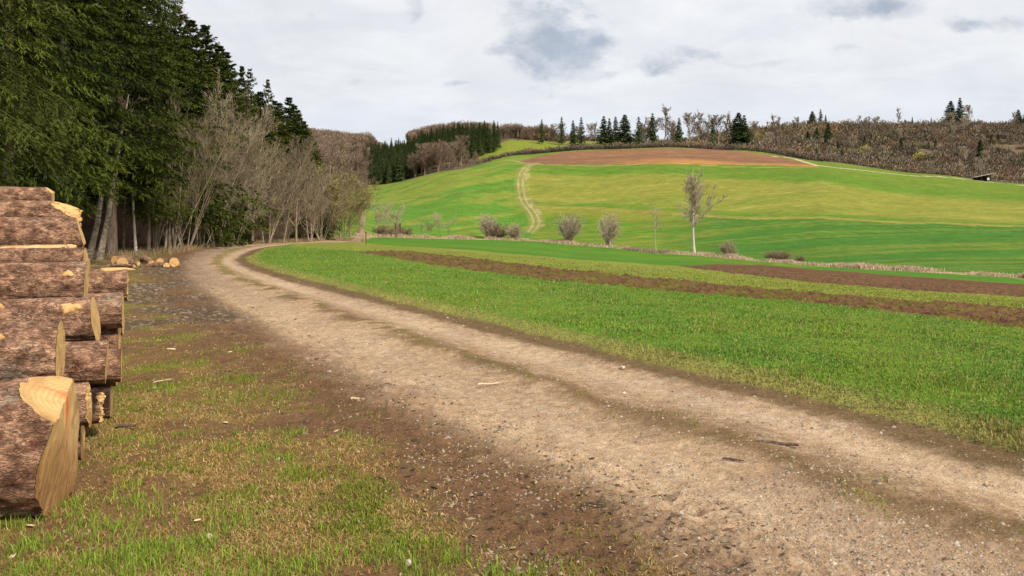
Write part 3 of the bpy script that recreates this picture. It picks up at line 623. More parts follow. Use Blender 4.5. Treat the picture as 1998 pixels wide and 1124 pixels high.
def build_gravel():
    X, Y = scatter(120000, 3.3, 26, 0, 2060)
    c, bl, zone, dz, ex = zones(X, Y); clump = fbm(X / .5, Y / .5, 91, 4, .6)
    pr = ex['rm'] * (.25 + .9 * sst(clump, .48, .62)) + (ex['rm'] < .5) * ex['left'] * (np.clip(ex['near_road'], 0, 1) * .7 * sst(clump, .5, .6) + .02) + (ex['right'] & (ex['rm'] < .5)) * (ex['rv'] < .5) * .25
    k = rng.random(len(X)) < pr * .55; X, Y, dz = X[k], Y[k], dz[k]; n = len(X)
    Zg = terrain(X, Y) + dz
    r = np.minimum(rng.lognormal(math.log(.0048), .5, n), .016) * (1 + Y * .05)
    u = np.array([(1, 0, 0), (.5, .87, 0), (-.5, .87, 0), (-1, 0, 0), (-.5, -.87, 0), (.5, -.87, 0), (.15, .1, .75)]); u = u[None] * (1 + rng.uniform(-.3, .3, (n, 7, 1)))
    a = rng.uniform(0, 6.28, n); ca, sa = np.cos(a)[:, None], np.sin(a)[:, None]; fx = rng.uniform(.6, 1.1, n)[:, None]
    x = u[..., 0]; y = u[..., 1] * fx
    V = np.stack([X[:, None] + (x * ca - y * sa) * r[:, None], Y[:, None] + (x * sa + y * ca) * r[:, None], Zg[:, None] + u[..., 2] * r[:, None] - .001], -1)
    b = np.arange(n)[:, None, None] * 7; T = (b + np.array([(0, 1, 6), (1, 2, 6), (2, 3, 6), (3, 4, 6), (4, 5, 6), (5, 0, 6)])[None]).reshape(-1, 3)
    cc = pal(n, [(.40, .31, .22), (.33, .25, .17), (.50, .43, .35), (.18, .125, .09)], [4, 4, 1.5, 2])
    o = add('gravel', mesh_np('gravel', V.reshape(-1, 3), None, T, colors={'tint': np.repeat(cc, 7, 0)}, smooth_=False), M['gravel'])
    tag(o, 'loose pale gravel scattered over the dirt road', 'gravel', kind='stuff')
    # bark crumbs and chips on the trodden verge
    X, Y = scatter(26000, 3.4, 36, -40, 1500); c, bl, zone, dz, ex = zones(X, Y)
    k = (ex['left'] > .5) & (rng.random(len(X)) < .10 + .5 * np.clip(ex['dirty'], 0, 1) + .25 * np.clip(ex['near_road'], 0, 1)) & (ex['dE'] > -3); X, Y, dz = X[k], Y[k], dz[k]; n = len(X)
    L = np.minimum(rng.lognormal(math.log(.010), .6, n), .028) * (1 + Y * .05); wd = L * rng.uniform(.15, .5, n); a = rng.uniform(0, 6.28, n); Zg = terrain(X, Y) + dz + .003
    dxx, dyy = np.cos(a) * L, np.sin(a) * L; ex_, ey_ = -np.sin(a) * wd, np.cos(a) * wd; t = rng.uniform(-.4, .4, n) * L
    V = np.stack([np.stack([X - dxx, Y - dyy, Zg], -1), np.stack([X + ex_, Y + ey_, Zg + wd * .6], -1), np.stack([X + dxx, Y + dyy, Zg + np.abs(t)], -1), np.stack([X - ex_, Y - ey_, Zg], -1)], 1)
    cc = pal(n, [(.07, .045, .03), (.16, .09, .055), (.46, .36, .22), (.26, .2, .13)], [4, 4, 1.2, 2])
    o = add('debris', mesh_np('debris', V.reshape(-1, 3), np.arange(n * 4).reshape(-1, 4), None, colors={'tint': np.repeat(cc, 4, 0)}, smooth_=False), M['gravel'])
    tag(o, 'bark crumbs and splinters littering the trodden ground by the logs', 'debris', kind='stuff')
build_gravel()

# ------------------------------------------------------------------ plants: tubes and sprays
def tubes(P, Rd, k=3):
    """P (N,S,3) points, Rd (N,S) radii -> verts, quads"""
    N, S, _ = P.shape
    D = np.gradient(P, axis=1); D /= np.linalg.norm(D, axis=-1, keepdims=True) + 1e-9
    ref = np.where(np.abs(D[:, :1, 2:3]) > .9, np.array([1., 0, 0]), np.array([0, 0, 1.]))
    A = np.cross(D, np.broadcast_to(ref, D.shape)); A /= np.linalg.norm(A, axis=-1, keepdims=True) + 1e-9; B = np.cross(D, A)
    th = np.arange(k) * 2 * np.pi / k
    V = P[:, :, None] + Rd[:, :, None, None] * (A[:, :, None] * np.cos(th)[:, None] + B[:, :, None] * np.sin(th)[:, None])
    i = np.arange(N * S * k).reshape(N, S, k); j = np.roll(i, -1, 2)
    Q = np.stack([i[:, :-1], j[:, :-1], j[:, 1:], i[:, 1:]], -1).reshape(-1, 4)
    return V.reshape(-1, 3), Q
def grow(rg, start, dirn, L, S, wander, up):
    N = len(L); P = np.empty((N, S, 3)); P[:, 0] = start; d = dirn / np.linalg.norm(dirn, axis=-1, keepdims=True)
    for s in range(1, S):
        d = d + rg.normal(0, wander, (N, 3)) + np.array([0, 0, 1]) * up; d /= np.linalg.norm(d, axis=-1, keepdims=True)
        P[:, s] = P[:, s - 1] + d * (L / (S - 1))[:, None]
    return P
def branch_off(rg, P, Rd, nchild, t0, t1, ang, Lf, Lpow, rf, rmin):
    """children of each parent branch"""
    N, S, _ = P.shape; pi = np.repeat(np.arange(N), nchild); n = len(pi)
    t = rg.uniform(t0, t1, n); x = t * (S - 1); i = np.minimum(x.astype(int), S - 2); f = (x - i)[:, None]
    st = P[pi, i] * (1 - f) + P[pi, i + 1] * f; pd = P[pi, i + 1] - P[pi, i]; pd /= np.linalg.norm(pd, axis=-1, keepdims=True) + 1e-9
    rv = rg.normal(0, 1, (n, 3)); pr = rv - (rv * pd).sum(-1, keepdims=True) * pd; pr /= np.linalg.norm(pr, axis=-1, keepdims=True) + 1e-9
    a = np.clip(rg.normal(ang, .18, n), .15, 1.6)[:, None]; d = pd * np.cos(a) + pr * np.sin(a)
    PL = np.linalg.norm(np.diff(P, axis=1), axis=-1).sum(1)[pi]
    L = PL * Lf * (1.05 - t * Lpow) * rg.uniform(.6, 1.25, n); r = np.maximum(Rd[pi, i] * rf * rg.uniform(.7, 1, n), rmin)
    return st, d, L, r, pi
def bare_tree(seed, Hh=10., r0=.12, nst=1, spread=.12, lv=((9, .30, .98, .65, .50, .75), (7, .2, 1, .7, .5, .6), (7, .15, 1, .7, .5, .4)), up=(.02, .06, .05, .03), wander=.07, tr=.011, lean=0, t_col=None, catk=0, lowsplit=False):
    """a leafless broadleaf tree: returns (trunk mesh, crown mesh, catkin mesh or None)"""
    rg = np.random.default_rng(seed)
    a = rg.uniform(0, 6.28, nst); st = np.stack([np.cos(a), np.sin(a), a * 0 - .05], -1) * (np.array([.25, .25, 1]) if nst > 1 else np.array([0, 0, 1]))
    sp = rg.uniform(.2, 1, nst) * spread; dr = np.stack([np.cos(a) * sp + lean, np.sin(a) * sp, np.ones(nst)], -1)
    L = Hh * rg.uniform(.75 if nst > 1 else 1, 1, nst); P = grow(rg, st, dr, L, 9, wander * .5, up[0])
    tt = np.linspace(0, 1, 9); Rd = r0 * rg.uniform(.6 if nst > 1 else 1, 1, nst)[:, None] * (1 - .88 * tt) ** .9 * (1 + .35 * np.exp(-tt * 18))
    Vt, Qt = tubes(P, Rd, 7); trunk = mesh_np('trunk', Vt, Qt)
    Vs, Qs, vs, n0 = [], [], [], 0; tips = []
    pP, pR = P, Rd
    for li, (nc, t0, t1, ang, Lf, Lp) in enumerate(lv):
        s, d, L, r, pi = branch_off(rg, pP, pR, nc, t0, t1, ang, Lf, Lp, .55, tr * (1.4 if li == 0 else 1.0))
        S = (7, 5, 4, 3)[li] ; P2 = grow(rg, s, d, L, S, wander * (1, 1.3, 1.6, 1.8)[li], up[li + 1])
        R2 = np.maximum(r[:, None] * (1 - .8 * np.linspace(0, 1, S)), tr * .55)
        V, Q = tubes(P2, R2, (5, 3, 3, 3)[li]); Vs.append(V); Qs.append(Q + n0); n0 += len(V)
        vs.append(np.repeat(np.clip(rg.normal(.45, .2, len(P2)), 0, 1), len(V) // len(P2))); pP, pR = P2, R2
    V = np.vstack(Vs); crown = mesh_np('crown', V, np.vstack(Qs), attrs={'v': np.concatenate(vs)})
    ck = None
    if catk:
        tp = pP[:, 1:].reshape(-1, 3); tp = tp[rg.random(len(tp)) < catk]; tp = np.repeat(tp, 2, 0) + rg.normal(0, .05, (len(tp) * 2, 3)); ck = card(rg, tp, rg.normal(0, 1, tp.shape), .12, .075)
    return trunk, crown, ck
def card(rg, P, D, L, Wd, v=None, name='foliage'):
    """elongated four-point sprays"""
    n = len(P); D = D / (np.linalg.norm(D, axis=-1, keepdims=True) + 1e-9); L = np.broadcast_to(L, n)[:, None]; Wd = np.broadcast_to(Wd, n)[:, None]
    rv = rg.normal(0, 1, (n, 3)) + np.array([0, 0, 0]); A = np.cross(D, rv); A /= np.linalg.norm(A, axis=-1, keepdims=True) + 1e-9
    V = np.stack([P, P + D * L * .45 + A * Wd / 2, P + D * L, P + D * L * .45 - A * Wd / 2], 1)
    if v is None: v = rg.uniform(.1, .9, n)
    return mesh_np(name, V.reshape(-1, 3), np.arange(n * 4).reshape(-1, 4), attrs={'v': np.repeat(v, 4)}, smooth_=False)
def spruce(seed, Hh, base, Rm, nwh, nb, ntw, nsub, tl, tw, droop=.35, ragged=.25, trunk_r=.2, side=1.0, shape=.8):
    rg = np.random.default_rng(seed)
    tt = np.linspace(0, 1, 10); P = np.zeros((1, 10, 3)); P[0, :, 2] = tt * Hh; P[0, :, :2] += np.cumsum(rg.normal(0, .012 * Hh / 10, (10, 2)), 0)
    Vt, Qt = tubes(P, (trunk_r * (1 - .93 * tt))[None], 8); trunk = mesh_np('trunk', Vt, Qt)
    z = base + (Hh - base) * (np.linspace(0, 1, nwh) ** .92); z = np.repeat(z, nb) + rg.normal(0, .12, nwh * nb) * Hh / 15; z = np.minimum(z, Hh * .99); N = len(z)
    f = np.clip((Hh - z) / (Hh - base), 0.02, 1); L = Rm * (f ** shape) * (1 - .25 * np.exp(-(1 - f) * 0) * sst(f, .85, 1)) * rg.uniform(1 - ragged * 1.8, 1 + ragged * .5, N) + .05
    a = np.tile(np.arange(nb) * 2 * np.pi / nb, nwh) + np.repeat(rg.uniform(0, 6.28, nwh), nb) + rg.normal(0, .25, N)
    S = 7; u = np.linspace(0, 1, S); el = np.interp(f, [0, .3, 1], [.75, .1, -.18]) + rg.normal(0, .08, N)
    dx_, dy_ = np.cos(a), np.sin(a); hz = np.sin(el)[:, None] * u - droop * u ** 2 * (f[:, None] * .8 + .2) + .28 * droop * u ** 4
    B = np.stack([dx_[:, None] * u * L[:, None], dy_[:, None] * u * L[:, None], z[:, None] + hz * L[:, None]], -1)
    Vb, Qb = tubes(B, (.006 + L * .009)[:, None] * (1 - .85 * u), 3)
    # twigs left and right of each bough, sprays along each twig
    k = ntw; t = (np.arange(k) + .5) / k; t = .12 + .88 * t
    bi = np.repeat(np.arange(N), k); ti = np.tile(t, N) + rg.normal(0, .02, N * k); ti = np.clip(ti, .05, 1); sidev = np.where(np.tile(np.arange(k), N) % 2 == 0, 1, -1)
    x = ti * (S - 1); i0 = np.minimum(x.astype(int), S - 2); fr = (x - i0)[:, None]; st = B[bi, i0] * (1 - fr) + B[bi, i0 + 1] * fr; fd = B[bi, i0 + 1] - B[bi, i0]; fd /= np.linalg.norm(fd, axis=-1, keepdims=True) + 1e-9
    sd_ = np.stack([-dy_[bi], dx_[bi], np.zeros(len(bi))], -1) * sidev[:, None]
    sa = rg.uniform(.55, 1.0, len(bi))[:, None]; td = fd * (1 - sa * .45) + sd_ * sa * side + np.array([0, 0, -1]) * rg.uniform(.15, .55, len(bi))[:, None]; td /= np.linalg.norm(td, axis=-1, keepdims=True)
    TL = L[bi] * .40 * (1.08 - ti * .75) * rg.uniform(.6, 1.2, len(bi)) + .02
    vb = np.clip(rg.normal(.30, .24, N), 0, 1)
    ji = np.repeat(np.arange(len(bi)), nsub); q = (np.tile((np.arange(nsub) + .2) / nsub, len(bi)) + rg.uniform(0, .5 / nsub, len(ji)))
    sp = st[ji] + td[ji] * (TL[ji] * q)[:, None] + np.array([0, 0, -1]) * (TL[ji] * q ** 2 * .25)[:, None]
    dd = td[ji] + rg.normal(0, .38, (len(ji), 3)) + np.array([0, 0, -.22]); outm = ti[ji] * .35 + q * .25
    v = np.clip(vb[bi[ji]] + outm - .15 + rg.normal(0, .1, len(ji)), 0, 1)  # inner sprays darker, tips lighter: shade inside the crown put into the colour
    n = len(ji); D = dd / np.linalg.norm(dd, axis=-1, keepdims=True); fs = (.30 + .70 * np.sqrt(f[bi[ji]]))[:, None]; ll = (tl * rg.uniform(.6, 1.3, n))[:, None] * fs; ww = (tw * rg.uniform(.7, 1.3, n))[:, None] * fs
    rv = rg.normal(0, .7, (n, 3)) + np.array([0, 0, 1.0]); A = np.cross(D, rv); A /= np.linalg.norm(A, axis=-1, keepdims=True) + 1e-9
    V = np.stack([sp, sp + D * ll * .4 + A * ww / 2, sp + D * ll, sp + D * ll * .4 - A * ww / 2], 1).reshape(-1, 3)
    nb_ = len(Vb); V = np.vstack([Vb, V]); Q = np.vstack([Qb, nb_ + np.arange(n * 4).reshape(-1, 4)])
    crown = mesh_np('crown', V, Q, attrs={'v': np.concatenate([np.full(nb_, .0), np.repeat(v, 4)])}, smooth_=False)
    return trunk, crown, None
def plant(name, parts, mats, label, cat, group, x, y, s=1.0, rz=None, sz=None, z=None):
    """one tree or shrub: an Empty at its foot with its trunk and crown"""
    e = bpy.data.objects.new(name, None); col.objects.link(e); tag(e, label, cat, group)
    e.location = (x, y, H(x, y) - .03 if z is None else z); e.rotation_euler = (0, 0, random.uniform(0, 6.28) if rz is None else rz)
    e.scale = (s, s, s if sz is None else sz)
    for nm, me, mt in zip(('trunk', 'crown', 'catkins'), parts, mats):
        if me is not None and me.name and mt is not None:
            o = bpy.data.objects.new(nm, me); col.objects.link(o); o.parent = e
            if me.materials:
                if me.materials[0] != mt:
                    o.material_slots[0].link = 'OBJECT'; o.material_slots[0].material = mt
            else: me.materials.append(mt)
    return e

def round_bush(seed, Hh, rx, n, tr=.02, low=.05, nst=1):
    """a dense rounded shrub: stems fan out from the ground to an egg-shaped outline"""
    rg = np.random.default_rng(seed); S = 7
    a = rg.uniform(0, 6.28, n); cz = rg.uniform(-.35, 1, n); rr_ = np.sqrt(np.maximum(1 - cz ** 2, 0)); q = rg.uniform(.75, 1.02, n)
    lump_ = 1 + .12 * np.sin(a * 3 + seed) + .1 * np.sin(a * 5 + cz * 4 + seed)
    E = np.stack([np.cos(a) * rr_ * rx * q * lump_, np.sin(a) * rr_ * rx * q * lump_, Hh * (.5 + .5 * cz * q * lump_)], -1)
    B = np.stack([np.cos(a) * .18 * rx * rg.random(n), np.sin(a) * .18 * rx * rg.random(n), np.full(n, -.05)], -1)
    u = np.linspace(0, 1, S)[None, :, None]; C_ = B * .5 + E * .5; C_[:, 2] += E[:, 2] * .22; C_[:, :2] *= .78
    P = (1 - u) ** 2 * B[:, None] + 2 * u * (1 - u) * C_[:, None] + u * u * E[:, None]; P[:, 1:-1] += rg.normal(0, .03 * Hh / 3, (n, S - 2, 3))
    Rd = np.maximum(Hh * .010 * (1 - .9 * u[..., 0]) * rg.uniform(.6, 1.2, (n, 1)), tr * .6)
    k = max(3, n // 5); Vt, Qt = tubes(P[:k], Rd[:k] * 1.5, 5); trunk = mesh_np('trunk', Vt, Qt)
    Vs, Qs, vs, n0 = [], [], [], 0; pP, pR = P, Rd
    V, Q = tubes(P, Rd, 3); Vs.append(V); Qs.append(Q); n0 = len(V); vs.append(np.full(len(V), .4))
    for nc, Lf, SS in ((5, .30, 4), (5, .5, 3)):
        st, d, L, r, pi = branch_off(rg, pP, pR, nc, .3, 1, .55, Lf, .3, .5, tr); P2 = grow(rg, st, d, L, SS, .14, .04); R2 = np.maximum(tr * (1 - .6 * np.linspace(0, 1, SS))[None] + 0 * r[:, None], tr * .4)
        V, Q = tubes(P2, R2, 3); Vs.append(V); Qs.append(Q + n0); n0 += len(V); vs.append(np.repeat(np.clip(rg.normal(.5, .2, len(P2)), 0, 1), len(V) // len(P2))); pP, pR = P2, R2
    crown = mesh_np('crown', np.vstack(Vs), np.vstack(Qs), attrs={'v': np.concatenate(vs)})
    tp = pP[:, -1]; tp = tp[(rg.random(len(tp)) < .5) & (tp[:, 2] > Hh * .35)]
    return trunk, crown, card(rg, tp, rg.normal(0, 1, tp.shape), .16, .11)

M['twigs_beech'] = mat_var('beech_twigs', (.115, .085, .06), (.31, .23, .16), None, .95, .05, 0, 0)
# ------------------------------------------------------------------ plant stock
random.seed(5)
NE, NF = M['needles'], M['needles_far']
SP_NEAR = [spruce(1, 17, 3.6, 3.3, 36, 8, 22, 11, .22, .05, .42), spruce(2, 17, 2.9, 3.1, 34, 8, 22, 11, .22, .05, .5, .3)]
SP_CLOSE = spruce(10, 17, 3.2, 3.3, 36, 8, 26, 18, .14, .030, .42)
SP_MID = [spruce(3, 17, 2.8, 3.6, 32, 8, 15, 7, .36, .10, .42, .4, shape=.85), spruce(4, 17, 4.6, 3.2, 26, 7, 14, 6, .36, .09, .5, .6, shape=.8), spruce(5, 17, 1.2, 3.6, 32, 8, 15, 8, .36, .10, .38, .35, shape=.85)]
SP_YOUNG2 = spruce(16, 9, 2.3, 1.9, 20, 7, 12, 6, .26, .065, .3, .3, trunk_r=.09)
SP_YOUNG = spruce(6, 6, .2, 1.5, 18, 7, 9, 4, .34, .09, .25, .2, trunk_r=.07)
SP_FAR = [spruce(7, 17, 1.5, 3.2, 20, 7, 7, 4, .85, .34, .4, .4, shape=1.0), spruce(8, 17, 2.5, 3.0, 17, 7, 7, 4, .85, .34, .45, .6, shape=.8), spruce(9, 17, 1.0, 4.2, 20, 8, 8, 4, .95, .38, .35, .35, shape=1.0)]
BT = [bare_tree(11, 10, .11, lv=((20, .14, .98, .6, .5, .7), (9, .2, 1, .6, .5, .6), (8, .15, 1, .6, .55, .4)), tr=.017),
      bare_tree(12, 10, .10, lv=((18, .16, .98, .5, .55, .7), (9, .2, 1, .6, .5, .6), (8, .15, 1, .6, .55, .4)), lean=.15, tr=.017),
      bare_tree(13, 9, .07, nst=4, spread=.35, lv=((11, .12, .98, .55, .5, .6), (8, .2, 1, .6, .5, .6), (7, .15, 1, .6, .5, .4)), tr=.017),
      bare_tree(14, 8, .055, nst=7, spread=.6, lv=((9, .10, .98, .55, .55, .5), (7, .2, 1, .6, .55, .5), (6, .15, 1, .6, .5, .4)), tr=.017, catk=.3)]
BUSH = [bare_tree(21, 3, .03, nst=20, spread=1.0, lv=((6, .15, .95, .5, .6, .4), (6, .2, 1, .55, .6, .5)), tr=.015, up=(.03, .05, .04, .03)),
        bare_tree(22, 3, .025, nst=22, spread=1.4, lv=((5, .15, .95, .5, .6, .4), (4, .2, 1, .55, .6, .5)), tr=.015, up=(.05, .06, .04, .03))]
FAR_BT = [bare_tree(31, 17, .26, lv=((20, .18, .98, .62, .5, .6), (9, .2, 1, .6, .5, .6), (7, .15, 1, .6, .55, .4)), tr=.075),
          bare_tree(32, 17, .24, lv=((18, .25, .98, .5, .5, .6), (9, .2, 1, .6, .5, .6), (7, .15, 1, .6, .55, .4)), tr=.075),
          bare_tree(33, 15, .17, nst=3, spread=.35, lv=((12, .2, .98, .6, .55, .5), (8, .2, 1, .6, .5, .6), (6, .15, 1, .6, .55, .4)), tr=.07)]
MIDB = [round_bush(41, 5, 1.9, 75, .022), round_bush(42, 4, 2.1, 80, .022),
        bare_tree(43, 9, .08, nst=3, spread=.3, lv=((12, .25, .95, .5, .4, .4), (8, .2, 1, .5, .5, .5), (5, .2, 1, .5, .5, .5)), tr=.03),
        bare_tree(44, 9, .11, lv=((24, .35, .97, .75, .24, .4), (6, .2, 1, .5, .5, .5), (4, .2, 1, .5, .5, .5)), tr=.019),
        bare_tree(45, 9, .07, nst=4, spread=.45, lv=((9, .25, .95, .5, .45, .4), (7, .2, 1, .5, .5, .5), (5, .2, 1, .5, .5, .5)), tr=.024),
        bare_tree(46, 7, .10, lv=((10, .2, .9, .9, .65, .4), (7, .2, 1, .6, .5, .5), (5, .2, 1, .5, .5, .5)), tr=.024, wander=.14)]
_r2 = np.random.default_rng(99)
def dome(rg, n, rx, hz, L, Wd, flat=.25):
    """far shrub: a mound of short twig sprays"""
    a = rg.uniform(0, 6.28, n); t = rg.uniform(0, 1, n) ** .7; e = np.arccos(1 - t * .98); rad = rg.uniform(.55, 1.0, n)
    D = np.stack([np.cos(a) * np.sin(e), np.sin(a) * np.sin(e), np.cos(e)], -1); P = D * rad[:, None] * np.array([rx, rx, hz])
    P[:, 2] = np.maximum(P[:, 2] - L * .4, -.1); dd = D * .8 + rg.normal(0, .45, (n, 3)) + np.array([0, 0, .7])
    v = np.clip(.02 + .85 * P[:, 2] / hz + rg.normal(0, .07, n), 0, 1)  # dark foot to pale top: light falling on the mound painted into v
    return P, dd, v
DOMES = []
for k in range(4):
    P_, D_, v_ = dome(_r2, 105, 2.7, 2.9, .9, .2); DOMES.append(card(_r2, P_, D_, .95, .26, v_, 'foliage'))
SCRUB = DOMES

LBL_SP = 'spruce_tree'
def top_h(px, d, row, x=None):
    X = (px - CX) / F * d; return X, d, CZ + (HR - row) * d / F - H(X, d)
# -------- the dark spruce stand on the left
tk = (M['trunk'], NE, None)
near_sp = [(-150, 15.5, 17, 'big spruce hanging its boughs over the log pile at the left edge', 0, 1.05),
           (218, 37, 20, 'tall dark spruce right behind the log pile, its crown starting above the pale trunks', 0, 1.12),
           (20, 25, 18, 'dense spruce behind the left end of the topmost logs', 1, 1.0),
           (122, 31, 19, 'dark spruce in the gap between the two foremost spruce crowns', 0, 1.05),
           (300, 45, 19, 'green spruce right of the pale double trunk', 0, .95)]
for px, d, h, lab, k, wd in near_sp:
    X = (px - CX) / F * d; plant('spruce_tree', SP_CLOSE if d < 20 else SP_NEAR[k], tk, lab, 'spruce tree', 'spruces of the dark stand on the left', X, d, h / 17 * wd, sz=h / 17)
sky_pts = [(345, 48, 10), (372, 54, 38), (400, 60, 48), (428, 68, 88), (455, 74, 131), (472, 79, 128), (487, 77, 133), (523, 86, 154), (545, 93, 200), (564, 97, 189), (584, 104, 222), (602, 110, 250), (508, 84, 178), (536, 91, 196), (575, 99, 205), (593, 103, 236), (612, 109, 272), (621, 112, 305), (440, 70, 100)]
sky_lab = ['spruce crown at the top of the stand beside the bare overhanging branches', 'broad spruce just right of the overhanging bare branches', 'tallest looking spruce where the stand meets the open sky', 'spruce stepping down right of the tallest crown', 'slim spruce first of the three pointed tops against the sky', 'slim spruce, middle one of the three pointed tops',
           'slim spruce, last of the three pointed tops', 'thin ragged spruce alone against the sky with gaps between its boughs', 'low spruce tucked between the ragged one and the broad pointed one', 'broad pointed spruce right of the thin ragged one', 'spruce on the descending right flank of the stand', 'outermost tall spruce at the right end of the stand', 'short spruce filling the gap left of the thin ragged one', 'short spruce filling the gap right of the thin ragged one', 'spruce shoulder right of the broad pointed one', 'spruce on the right flank, halfway down the descending tops', 'low spruce at the foot of the descending tops', 'lowest spruce at the right tip of the stand, half behind bare trees', 'spruce left of the three pointed tops, joining them to the tall stand']
for i, ((px, d, row), lab) in enumerate(zip(sky_pts, sky_lab)):
    X, d, h = top_h(px, d, row); k = 1 if i in (4, 6, 7) else (0, 2)[i % 2]
    wd = .85 if i in (4, 5, 6, 7) else 1.45
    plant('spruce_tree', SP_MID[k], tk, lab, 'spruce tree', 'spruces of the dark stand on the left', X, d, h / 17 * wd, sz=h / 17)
skl = lambda px: np.interp(px, [-200, 300, 345, 400, 440, 460, 500, 560, 600, 625], [-300, -60, 30, 60, 115, 150, 160, 215, 262, 330])
for i in range(175):
    d = random.uniform(30, 108); ex = float(np.interp(d, EDGE[:, 1], EDGE[:, 0])); X = ex - 2.5 - abs(random.gauss(0, 12)) - random.uniform(0, 3)
    px = CX + F * X / d
    if px < -420 or px > 612: continue
    _, _, h = top_h(px, d, float(skl(px + 12)) + random.uniform(6, 60)); h = min(h, random.uniform(15, 21))
    if h < 6: continue
    plant('spruce_tree', SP_MID[(i % 3) if d > 70 else (0, 1, 1)[i % 3]], tk, 'dark spruce standing inside the crowded stand, partly hidden by its neighbours', 'spruce tree', 'crowded inner spruces of the left stand', X, d, h / 17 * random.uniform(.9, 1.15), sz=h / 17)
for px, d, h, lab in ((455, 58, 4.2, 'young dark green spruce at the foot of the bare trees by the track'), (415, 56, 6.5, 'bushy low spruce left of the small one by the track'), (330, 43, 8, 'green young spruce reaching over the thin pale stems'), (290, 40, 9, 'young spruce with light green boughs above the white stem'), (365, 50, 9, 'young spruce above the brown brambles'), (395, 53, 7.5, 'narrow young spruce between the twin white stems'), (480, 62, 3.0, 'smallest spruce at the forest edge where the track bends')):
    X = (px - CX) / F * d; plant('young_spruce', SP_YOUNG2 if h >= 7.5 else SP_YOUNG, tk, lab, 'spruce tree', 'young spruces at the forest edge', X, d, h / (9 if h >= 7.5 else 6))
# -------- pale trunks at the edge of the stand
PT = [bare_tree(51, 9, .125, lv=((7, .55, .98, .8, .35, .5), (6, .2, 1, .6, .5, .6), (5, .2, 1, .6, .5, .5)), lean=.06, wander=.09),
      bare_tree(52, 9, .075, lv=((8, .45, .98, .8, .3, .5), (5, .2, 1, .6, .5, .6), (4, .2, 1, .6, .5, .5)), wander=.07)]
for px, d, h, k, mt, rz, lab in ((172, 35, 7.0, 0, 'trunk_pale', .3, 'pale lichen grey trunk just behind the log ends, left one of the pair'), (193, 34.5, 7.4, 0, 'trunk_pale', 0, 'thicker pale trunk leaning right, right one of the pair behind the log ends'),
                              (266, 39, 8, 1, 'trunk_white', .4, 'slender white stem standing alone before the dark wood'), (322, 43, 8, 1, 'trunk_grey', 3, 'thin grey stem right of the lone white one'), (340, 45, 8.5, 1, 'trunk_grey', 0.2, 'thin grey stem leaning right above the brambles'),
                              (386, 52, 8, 1, 'trunk_white', 0.2, 'crooked white stem near the young spruces'), (373, 52, 7, 1, 'trunk_pale', 2, 'short pale stem left of the crooked white one'), (222, 37, 7, 1, 'trunk_pale', 1, 'grey trunk behind the small heap of round logs'), (240, 40, 7, 1, 'trunk_pale', 2, 'grey trunk at the middle of the dark gap in the wood')):
    X = (px - CX) / F * d; plant('bare_tree', PT[k], (M[mt], M['twigs'], None), lab, 'tree', 'pale stems at the edge of the spruce stand', X, d, (1.12 if k == 0 else h / 9), rz, sz=h / 9)
# -------- bare broadleaf fringe
front = [(325, 47, -10, 0, 'twigs', 'tall bare tree whose branches hang into the sky at the top left'), (378, 53, 175, 2, 'twigs', 'bare grey tree leaning out before the spruces'), (412, 57, 205, 0, 'twigs', 'bare grey tree with a fine fan of twigs'), (442, 60, 235, 2, 'twigs', 'many stemmed bare tree left of the pale forked one'),
         (492, 62, 240, 0, 'twigs', 'bare tree with a pale forked stem and rounded reddish crown'), (520, 66, 275, 2, 'twigs', 'bare tree right of the pale forked one'), (552, 70, 285, 1, 'twigs', 'bare tree with leaning white stems by the bend'), (578, 76, 290, 0, 'twigs', 'bare tree with upswept grey branches before the last spruces'),
         (606, 84, 305, 2, 'twigs', 'wide bare tree right of the leaning white stems'), (628, 95, 318, 3, 'twigs', 'dense bare tree left of the yellow budding one'), (668, 100, 345, 3, 'twigs_olive', 'yellow budding willow hanging over the track'), (612, 112, 300, 0, 'twigs_brown', 'reddish brown bare tree behind the budding willow'),
         (640, 135, 288, 0, 'twigs_brown', 'tallest reddish brown bare tree at the right end of the wood'), (664, 150, 300, 1, 'twigs_brown', 'reddish bare tree right of the tallest brown one'), (684, 168, 312, 0, 'twigs_brown', 'pale topped bare tree above the far end of the track'), (700, 190, 325, 1, 'twigs_brown', 'bare tree bending over the rising track'),
         (706, 225, 335, 0, 'twigs_brown', 'far bare tree at the corner of the wood'), (712, 262, 346, 2, 'twigs_brown', 'last bare tree of the wood beside the hill meadow')]
ft = M['trunk_grey']
for px, d, row, k, mt, lab in front:
    X, d, h = top_h(px, d, row); plant('bare_tree', BT[k], (M['trunk_pale'] if 'pale' in lab or 'white' in lab else ft, M[mt], M['buds'] if 'budding' in lab else None), lab, 'tree', 'bare trees along the forest edge', X, d, h / (10, 10, 9.3, 8.6)[k] * (.62 if px < 330 else 1), sz=h / (10, 10, 9.3, 8.6)[k])
FR2 = []
